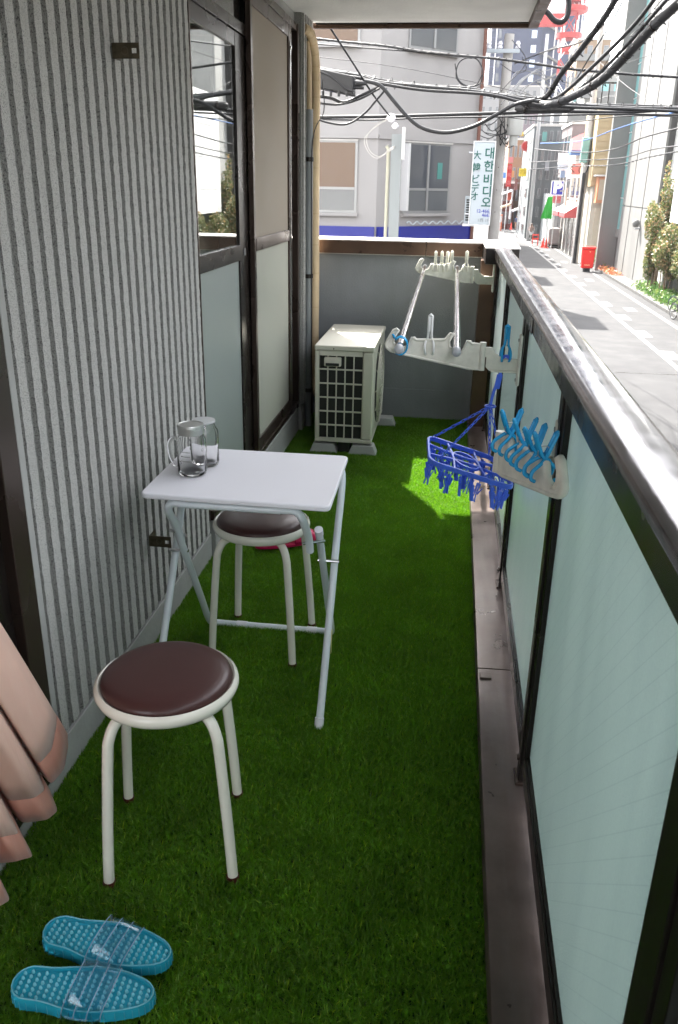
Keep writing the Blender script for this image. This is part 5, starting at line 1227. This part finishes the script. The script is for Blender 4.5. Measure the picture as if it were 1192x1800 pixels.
MB().cyl(p, p+Vector((0, .12, 0)), .56, n=28).build('rim', M_sp, t); MB().cyl(p-Vector((0, .02, 0)), p+Vector((0, -.001, 0)), .44, n=28).build('disc', M_sr, t); MB().cyl(p+Vector((0, .1, 0)), p+Vector((0, .1, -6.8)), .06, n=6).build('mast', M_alu, t)
p = at(963, 372, Y=85); t = thing('street_banner', 'bright green cone-shaped banner standing beside the hoarding', 'banner', (p.x, 85, GZ+2))
a, b, c, d = at(951, 384, Y=85), at(969, 384, Y=85), at(972, 346, Y=85), at(964, 346, Y=85)
q = MB(); n = 12; ctr0 = (a+b)/2; ctr1 = (c+d)/2
for i in range(7):
    cc_ = ctr0.lerp(ctr1, i/6); rad = ((b-a).length/2)*(1-i/6)+((c-d).length/2)*(i/6)
    for k in range(n): an = 2*PI*k/n; q.v.append((cc_.x+rad*math.cos(an)*(1+.1*math.cos(4*an)), cc_.y+rad*.6*math.sin(an), cc_.z+.06*math.sin(3*an)))
for i in range(6):
    for k in range(n): q.f.append((i*n+k, i*n+(k+1) % n, (i+1)*n+(k+1) % n, (i+1)*n+k))
q.build('netting', mat('vivid_green', (.02, .38, .03), .6), t, smooth=60); MB().cyl((ctr0.x, 85, GZ), ctr1+Vector((0,0,.2)), .04, n=6).build('mast', M_alu, t)
# cones and barriers
def cone(px, py, Y, lab):
    p = at(px, py, Y=Y); p.z = GZ; t = thing('traffic_cone', lab, 'cone', p, 'red traffic cones'); m = mat('cone_red', (.75, .05, .03), .5)
    bx('base', m, t, p.x-.2, p.x+.2, p.y-.2, p.y+.2, GZ, GZ+.04); MB().lathe([(.16, .04), (.03, .85), (.0, .86)], p, 14).build('body', m, t, smooth=40)
    MB().lathe([(.103, .38), (.083, .52)], p, 14).build('band', M_sp, t)
for px, py, Y, lab in ((961, 421, 82, 'red cone at the hoarding foot, nearest of the three'), (955, 421, 82.5, 'red cone just left of the nearest cone'), (899, 392, 117, 'red cone far away before the dark shops on the left')): cone(px, py, Y, lab)
t = thing('barrier', 'orange folding road barrier beside the cyclist', 'barrier', at(943, 418, Y=85))
a = at(938, 404, Y=85); mO = mat('cone_red', (.75, .05, .03), .5)
for i, dx in enumerate((0, .5)):
    for s_ in (-1, 1): MB().cyl((a.x+dx, 85+s_*.25, GZ), (a.x+dx, 85, GZ+1.05), .03, n=6).build('leg', mO, t)
for z in (.55, .9): bx('board', mO, t, a.x-.05, a.x+.55, 84.95, 85.0, GZ+z, GZ+z+.14)
# covered cart
p = at(974, 436, Z=GZ); t = thing('covered_cart', 'grey-brown covered cart on small wheels before the shop', 'cart', (p.x, p.y, GZ))
bx('cover', mat('cart_cover', (.34, .30, .29), .75, var=(3, .1)), t, p.x-.6, p.x+.55, p.y, p.y+1.0, GZ+.28, GZ+1.75, bevel=.15)
bx('chassis', M_bronzed, t, p.x-.5, p.x+.45, p.y+.1, p.y+.9, GZ+.16, GZ+.279)
for dx in (-.45, .4):
    for dy in (.12, .8): MB().cyl((p.x+dx-.03, p.y+dy, GZ+.1), (p.x+dx+.03, p.y+dy, GZ+.1), .1, n=12).build('wheel', M_black, t)
t = thing('parked_scooter', 'dark scooter parked between the cart and the black-sleeved pole', 'scooter', (p.x+1.1, p.y-2.5, GZ)); o_ = Vector((p.x+1.05, p.y-2.6, GZ))
for dy in (-.55, .55): MB().cyl(o_+Vector((-.05, dy, .22)), o_+Vector((.05, dy, .22)), .22, n=16).build('wheel', M_black, t)
MB().prism([(-.5, .3), (-.1, .25), (.35, .3), (.5, .85), (.42, .9), (.25, .45), (-.05, .42), (-.15, .72), (-.65, .75), (-.7, .5)], o_+Vector((-.12, 0, 0)), (0, -1, 0), (0, 0, 1), (.24, 0, 0)).build('body', mat('scooter_grey', (.12, .12, .13), .3), t, bevel=.03)
MB().tube([o_+Vector((-.3, -.45, .98)), o_+Vector((0, -.42, .95)), o_+Vector((.3, -.45, .98))], .02, 6).build('handlebar', M_black, t)

# --- people
def person(loc, face, top, bottom, hair, label, pose='walk', h=1.7):
    t = thing('person', label, 'person', loc); k = h/1.7
    J = {'pel': (0,0,.93), 'sp': (0,0,1.12), 'ch': (0,.0,1.32), 'nk': (0,0,1.46), 'hd': (0,.02,1.57), 'hd2': (0,.02,1.68)}
    rs_ = {'pel': .145, 'sp': .12, 'ch': .15, 'nk': .055, 'hd': .092, 'hd2': .08}
    if pose == 'bike':
        J.update({'sp': (0,.08,1.12), 'ch': (0,.18,1.32), 'nk': (0,.24,1.45), 'hd': (0,.28,1.56), 'hd2': (0,.29,1.66)})
        legs = [((.10,.02,.90),(.11,.38,.72),(.10,.30,.32),(.10,.42,.28)), ((-.10,.02,.90),(-.11,.32,.52),(-.10,.10,.14),(-.10,.22,.10))]
        arms = [((.19,.18,1.38),(.26,.30,1.16),(.24,.52,1.06),(.22,.60,1.05)), ((-.19,.18,1.38),(-.26,.30,1.16),(-.24,.52,1.06),(-.22,.60,1.05))]
    else:
        legs = [((.09,0,.88),(.10,.12,.48),(.10,.02,.08),(.10,.15,.04)), ((-.09,0,.88),(-.10,-.02,.48),(-.10,-.22,.12),(-.10,-.10,.04))]
        arms = [((.19,0,1.39),(.24,-.06,1.10),(.24,-.02,.86),(.23,.02,.78)), ((-.19,0,1.39),(-.24,.03,1.10),(-.22,.16,.88),(-.21,.2,.81))]
    V = []; E_ = []; Rr = []
    def av(p, r): V.append(Vector(p)*k); Rr.append(r*k); return len(V)-1
    ids = {n: av(J[n], rs_[n]) for n in J}
    for a, b in (('pel','sp'),('sp','ch'),('ch','nk'),('nk','hd'),('hd','hd2')): E_.append((ids[a], ids[b]))
    for L_ in legs:
        pv = ids['pel']
        for p, r in zip(L_, (.09, .065, .042, .035)): i = av(p, r); E_.append((pv, i)); pv = i
    for L_ in arms:
        pv = ids['ch']
        for p, r in zip(L_, (.06, .045, .033, .032)): i = av(p, r); E_.append((pv, i)); pv = i
    me = bpy.data.meshes.new('body'); me.from_pydata(V, E_, []); o = bpy.data.objects.new('body', me); COL.objects.link(o)
    md = o.modifiers.new('k', 'SKIN'); sv = me.skin_vertices[0].data
    for i, r in enumerate(Rr): sv[i].radius = (r, r*.8)
    sv[0].use_root = True; o.modifiers.new('s', 'SUBSURF').levels = 2
    dg = bpy.context.evaluated_depsgraph_get(); m2 = bpy.data.meshes.new_from_object(o.evaluated_get(dg)); bpy.data.objects.remove(o)
    skin = mat('skin', (.50, .30, .21), .6)
    for m in (top, bottom, skin, M_black): m2.materials.append(m)
    for f in m2.polygons:
        z = f.center.z/k; x = abs(f.center.x)/k
        f.material_index = 3 if z < .10 and pose == 'walk' else 1 if z < .95 and (x < .17) else 2 if z > 1.45 or (x > .19 and z < 1.0) else 0
    m2.shade_smooth(); bo = bpy.data.objects.new('body', m2); COL.objects.link(bo); bo.parent = t
    hc = Vector(J['hd2'])*k; q = MB(); q.lathe([(.0, .07*k), (.06*k, .055*k), (.098*k, 0), (.10*k, -.06*k), (.085*k, -.12*k)], (hc.x, hc.y-.022*k, hc.z-.015), 12)
    ho = q.build('hair', hair, None, local=(0,0,0), smooth=True); ho.parent = t
    nz = MB().lathe([(.012, 0), (.006, .03)], (hc.x, hc.y+.085*k, hc.z-.11*k), 6).build('nose', skin, None, local=(0,0,0)); nz.parent = t
    t.rotation_euler.z = face; return t
M_hair = mat('dark_hair', (.03, .02, .015), .5)
p1 = at(907, 405, Z=GZ); person((p1.x, p1.y, GZ), PI, mat('navy_shirt', (.04, .06, .16), .8), mat('bare_tan', (.45, .28, .2), .6), M_hair, 'distant walker in dark top and shorts on the sunlit street', 'walk', 2.0*.9)
p2 = at(932, 425, Z=GZ)
bk = bicycle(p2.x, p2.y, math.radians(-90), 'bicycle ridden towards the viewer down the street', ('silver_paint', (.4, .4, .4)), 1.0, True); bk.location.z = GZ; bk['group'] = 'bicycle in use on the street'
person((p2.x, p2.y+.18, GZ+.06), PI, mat('pattern_shirt', (.32, .22, .19), .8), mat('dark_trousers', (.05, .05, .055), .8), mat('brown_hair', (.10, .05, .03), .5), 'person in patterned brown top riding a bicycle towards the viewer', 'bike')

# --- far buildings
TW = mat('tower_blue', (.020, .028, .060), .6)
tw = thing('tower_block', 'tall dark blue tower block with zigzag outside stairs behind the street', 'building', (12, 235, GZ))
bx('wall', TW, tw, 5.2, 17.2, 230, 250, GZ, 66); bx('stair_core', mat('tower_blue_light', (.035, .047, .095), .6), tw, 17.21, 27, 232, 250, GZ, 62)
for i in range(15):
    z = 16+i*3.1
    if z > 60: break
    for x in (5.35,): 
        w_ = bx('window', M_bgd, tw, 7.2, 7.9, 229.9, 229.998, z, z+1.8)
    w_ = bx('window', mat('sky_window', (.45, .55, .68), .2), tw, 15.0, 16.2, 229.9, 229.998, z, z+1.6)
    a = Vector((18.2 if i % 2 else 24, 231.2, z)); b = Vector((24 if i % 2 else 18.2, 231.2, z+3.1))
    MB().obox((a+b)/2, (b-a)/2, (0, .6, 0), (0, 0, .22)).build('stair_flight', M_conw, tw); bx('landing', M_conw, tw, 24 if i % 2 else 17.3, 25.2 if i % 2 else 18.2, 230.4, 231.9, z+3.0, z+3.3)
    bx('floor_line', mat('tower_blue_light', (.035, .047, .095), .6), tw, 5.25, 6.6, 229.92, 229.998, z, z+.25)
for x in (5.3, 6.6, 20.5, 25.6, 26.4): bx('pipe', M_alu, tw, x, x+.22, 229.7 if x < 10 else 231.6, 229.9 if x < 10 else 231.8, GZ, 60)
# red and white lattice mast
ms = thing('lattice_mast', 'red and white lattice communication mast with round platforms behind the tower block', 'mast', (21, 200, GZ))
RM, WM = mat('mast_red', (.36, .015, .012), .5), mat('mast_white', (.7, .7, .7), .5)
cxm, cym = at(1000, 60, Y=200).x, 200
for k in range(8):
    z0_ = 18+k*4.2; m_ = RM if k % 2 else WM; s0 = 1.5-k*.06; s1_ = 1.5-(k+1)*.06
    for sx in (-1, 1):
        for sy in (-1, 1): MB().cyl((cxm+sx*s0, cym+sy*s0, z0_), (cxm+sx*s1_, cym+sy*s1_, z0_+4.19), .13, n=6).build('leg', m_, ms)
    for sy in (-1, 1):
        MB().cyl((cxm-s0, cym+sy*s0, z0_), (cxm+s1_, cym+sy*s1_, z0_+4.1), .09, n=5).build('brace', m_, ms); MB().cyl((cxm+s0, cym+sy*s0, z0_), (cxm-s1_, cym+sy*s1_, z0_+4.1), .09, n=5).build('brace', m_, ms)
for py, w_ in ((92, 1.9), (68, 2.6), (22, 3.4), (5, 2.6)):
    z = at(1000, py, Y=200).z; MB().lathe([(w_*.7, -.2), (w_, 0), (w_, .9), (w_*.95, .9), (w_*.95, .1), (.0, .1)], (cxm, cym, z), 18).build('platform', RM, ms)
    for k in range(6): a = k*PI/3; MB().cyl((cxm+w_*math.cos(a), cym+w_*math.sin(a), z+.9), (cxm+w_*math.cos(a), cym+w_*math.sin(a), z+3.0), .22, n=6).build('antenna', WM, ms)
p = at(972, 8, Y=190); bx('drum', mat('pink_white', (.7, .55, .55), .6), ms, p.x-3, p.x+3, 196, 199, p.z-.5, p.z+5)
bx('drum_band', RM, ms, p.x-3.1, p.x+3.6, 195.8, 199.2, p.z-2.4, p.z-.51)
def fb(name, lab, px0, px1, py_top, Y, col, rows, cf, cs, dep=14, wc=None, ww=.55, wh=.5, pyref=None, bands=False, group=None):
    a, b = at(px0, py_top, Y=Y), at(px1, py_top, Y=Y); return building(name, lab, a.x, b.x, Y, Y+dep, a.z, col, rows, cf, cs, wc, ww=ww, wh=wh, bands=bands, group=group)
G = 'far buildings closing the street'
fb('apartment_block', 'pale orange apartment block with stepped balconies right of the mast', 1018, 1075, 70, 170, (.55, .38, .24), 8, 4, 2, bands=True, group=G)
fb('apartment_block', 'cream block with blue-green balconies behind the cable bundles', 1032, 1100, 132, 130, (.62, .62, .58), 6, 3, 2, wc=M_gstrip, bands=True, group=G)
fb('office_block', 'pale grey office block between the tower and the concrete building', 955, 1020, 175, 150, (.45, .47, .50), 7, 5, 2, group=G)
fb('office_block', 'mauve tiled building with narrow windows behind the round red sign', 903, 958, 195, 126, (.42, .34, .38), 7, 6, 2, ww=.4, group=G)
fb('office_block', 'orange-brown building left of the round red sign', 896, 921, 246, 124, (.52, .28, .16), 4, 3, 2, ww=.4, group=G)
fb('office_block', 'dark red shop row under the red banner', 868, 905, 322, 118, (.22, .06, .05), 2, 5, 2, group=G)
fb('office_block', 'grey netting-covered building above the hoarding', 940, 990, 222, 96, (.30, .33, .34), 6, 4, 2, ww=.35, group=G)
fb('office_block', 'white low block behind the far pole insulators', 846, 960, 152, 200, (.62, .62, .62), 8, 9, 0, ww=.4, group=G)
fb('office_block', 'small lilac house at the bend of the street', 924, 944, 300, 120, (.45, .34, .40), 3, 2, 1, group=G)
fb('office_block', 'narrow white building left of the tower block', 838, 850, 20, 160, (.72, .72, .70), 12, 1, 0, group=G)
# elevated road deck seen behind the tan building
t = thing('elevated_deck', 'pale curved elevated deck on a grey column crossing behind the tan building', 'bridge', (16, 108, GZ))
a = at(992, 222, Y=108); b = at(1084, 222, Y=108)
MB().prism([(a.x, 0), (a.x+2.0, -.6), (b.x+8, -.9), (b.x+8, 3.2), (a.x+4, 3.0), (a.x, 1.6)], (0, 106, a.z), (1,0,0), (0,0,1), (0, 8, 0)).build('deck', M_conw, t, bevel=.1)
bx('column', M_pole, t, a.x+2.6, a.x+4.4, 108, 110, GZ, a.z-.3); bx('girder', M_conc, t, a.x+1.5, b.x+8, 107, 113, a.z-1.6, a.z-.95)
# small signs and cluttered shop boards crowding the far street
CL = [(905,228,913,240,118,(.10,.14,.35),'blue square board high beside the transformer'), (914,232,921,239,110,(.50,.34,.05),'amber lantern board above the round red sign'), (932,244,941,262,112,(.45,.30,.34),'pale rose board right of the round red sign'),
 (944,262,953,276,100,(.28,.20,.26),'mauve board on the grey building, upper'), (930,284,944,300,110,(.36,.20,.19),'brick red panel over the middle of the far street'), (941,303,951,312,99,(.40,.34,.20),'sand coloured board under the mauve one'),
 (904,314,911,334,115,(.10,.035,.03),'dark maroon board under the yellow sign'), (945,318,951,334,98,(.10,.11,.13),'dark blue-grey board beside the parking sign'), (936,320,943,330,101,(.42,.42,.40),'small pale grey board left of the dark one'),
 (914,318,921,332,114,(.42,.22,.24),'faded pink board below the yellow sign'), (892,338,899,352,112,(.40,.07,.04),'rust red lantern board on the left shops'), (899,300,905,312,116,(.30,.14,.06),'brown board behind the red banner'),
 (953,232,962,248,95,(.10,.26,.24),'teal board at the top of the grey building'), (958,284,966,300,95,(.30,.31,.33),'grey shutter box above the hoarding'), (985,300,994,312,79,(.16,.22,.33),'slate blue board just above the awnings'),
 (992,330,999,362,76,(.34,.28,.24),'tall beige board between the parking sign and the pole'), (1003,312,1010,336,75,(.42,.40,.36),'pale narrow board beside the tall utility pole'), (1012,322,1019,358,74,(.30,.18,.12),'brown narrow board right of the tall utility pole')]
for (a0_, b0_, a1_, b1_, Y_, c_, l_) in CL:
    t = board('shop_board', l_, a0_, b0_, a1_, b1_, Y_, mat('board_%d' % a0_+str(b0_), c_, .6), pole=False, depth=.35); t['group'] = 'shop boards crowding the far street'
    bx('bracket', M_frame_far, t, at(a0_, b0_, Y=Y_).x-.3, at(a0_, b0_, Y=Y_).x-.001, Y_+.1, Y_+.2, at(a0_, b0_, Y=Y_).z-.3, at(a0_, b0_, Y=Y_).z-.2)
# left far shops: canopies
for i, (px, py, lab, m_) in enumerate(((886, 338, 'small cream canopy far down the left side', M_sw), (884, 362, 'orange and cream canopy over the far left shop', mat('sand', (.55, .42, .28), .6)), (910, 366, 'pale canopy beside the pink poster', M_sw))):
    p = at(px, py, Y=112); t = thing('shop_canopy', lab, 'canopy', p); MB().prism([(0, 0), (-1.6, -.55), (-1.6, -.75), (0, -.2)], (p.x+.9, p.y-1.0, p.z+.3), (1,0,0), (0,0,1), (0, 2.2, 0)).build('sheet', m_, t)
    bx('support', M_alu, t, p.x+.91, p.x+1.0, p.y-1, p.y+1.2, p.z-1.5, p.z+.3)
for i, (px, py) in enumerate(((877, 391), (881, 391))):
    p = at(px, py, Y=113); t = thing('vending_machine', ['red vending machine at the far left, the left one', 'orange-red vending machine at the far left, the right one'][i], 'vending machine', (p.x, 113, GZ), 'vending machines')
    bx('cabinet', [M_sr, mat('orange_red', (.72, .16, .05), .5)][i], t, p.x-.42, p.x+.1, 113, 113.7, GZ, GZ+1.9); bx('display', M_sw, t, p.x-.36, p.x+.04, 112.96, 112.999, GZ+1.0, GZ+1.75)
# street building masses behind the camera side, so light and reflections are right
building('house_across', 'grey flat-roofed building across the street beside the balcony', 12.7, 22, -22, 16, 6.5, (.55, .54, .51), 3, 0, 8)
building('house_across', 'pale building across the street before the shrubs', 12.7, 22, 17, 31, 8.5, (.62, .61, .58), 4, 0, 4)

# --- air between here and the far towers
hz = MB().box(-201, 301, -81, 501, GZ-1.5, 68).build('haze', M_white, None)
hm = bpy.data.materials.new('haze_air'); hm.use_nodes = True; hN = hm.node_tree.nodes; hL = hm.node_tree.links
hN.remove(hN['Principled BSDF']); pvn = hN.new('ShaderNodeVolumePrincipled'); pvn.inputs['Density'].default_value = .00022; pvn.inputs['Color'].default_value = (.93, .95, 1, 1)
hL.new(pvn.outputs[0], hN['Material Output'].inputs['Volume']); hz.data.materials.clear(); hz.data.materials.append(hm); tag(hz, kind='stuff'); tag(hz, 'pale air between the balcony and the far towers', 'haze')
sc.cycles.volume_bounces = 0
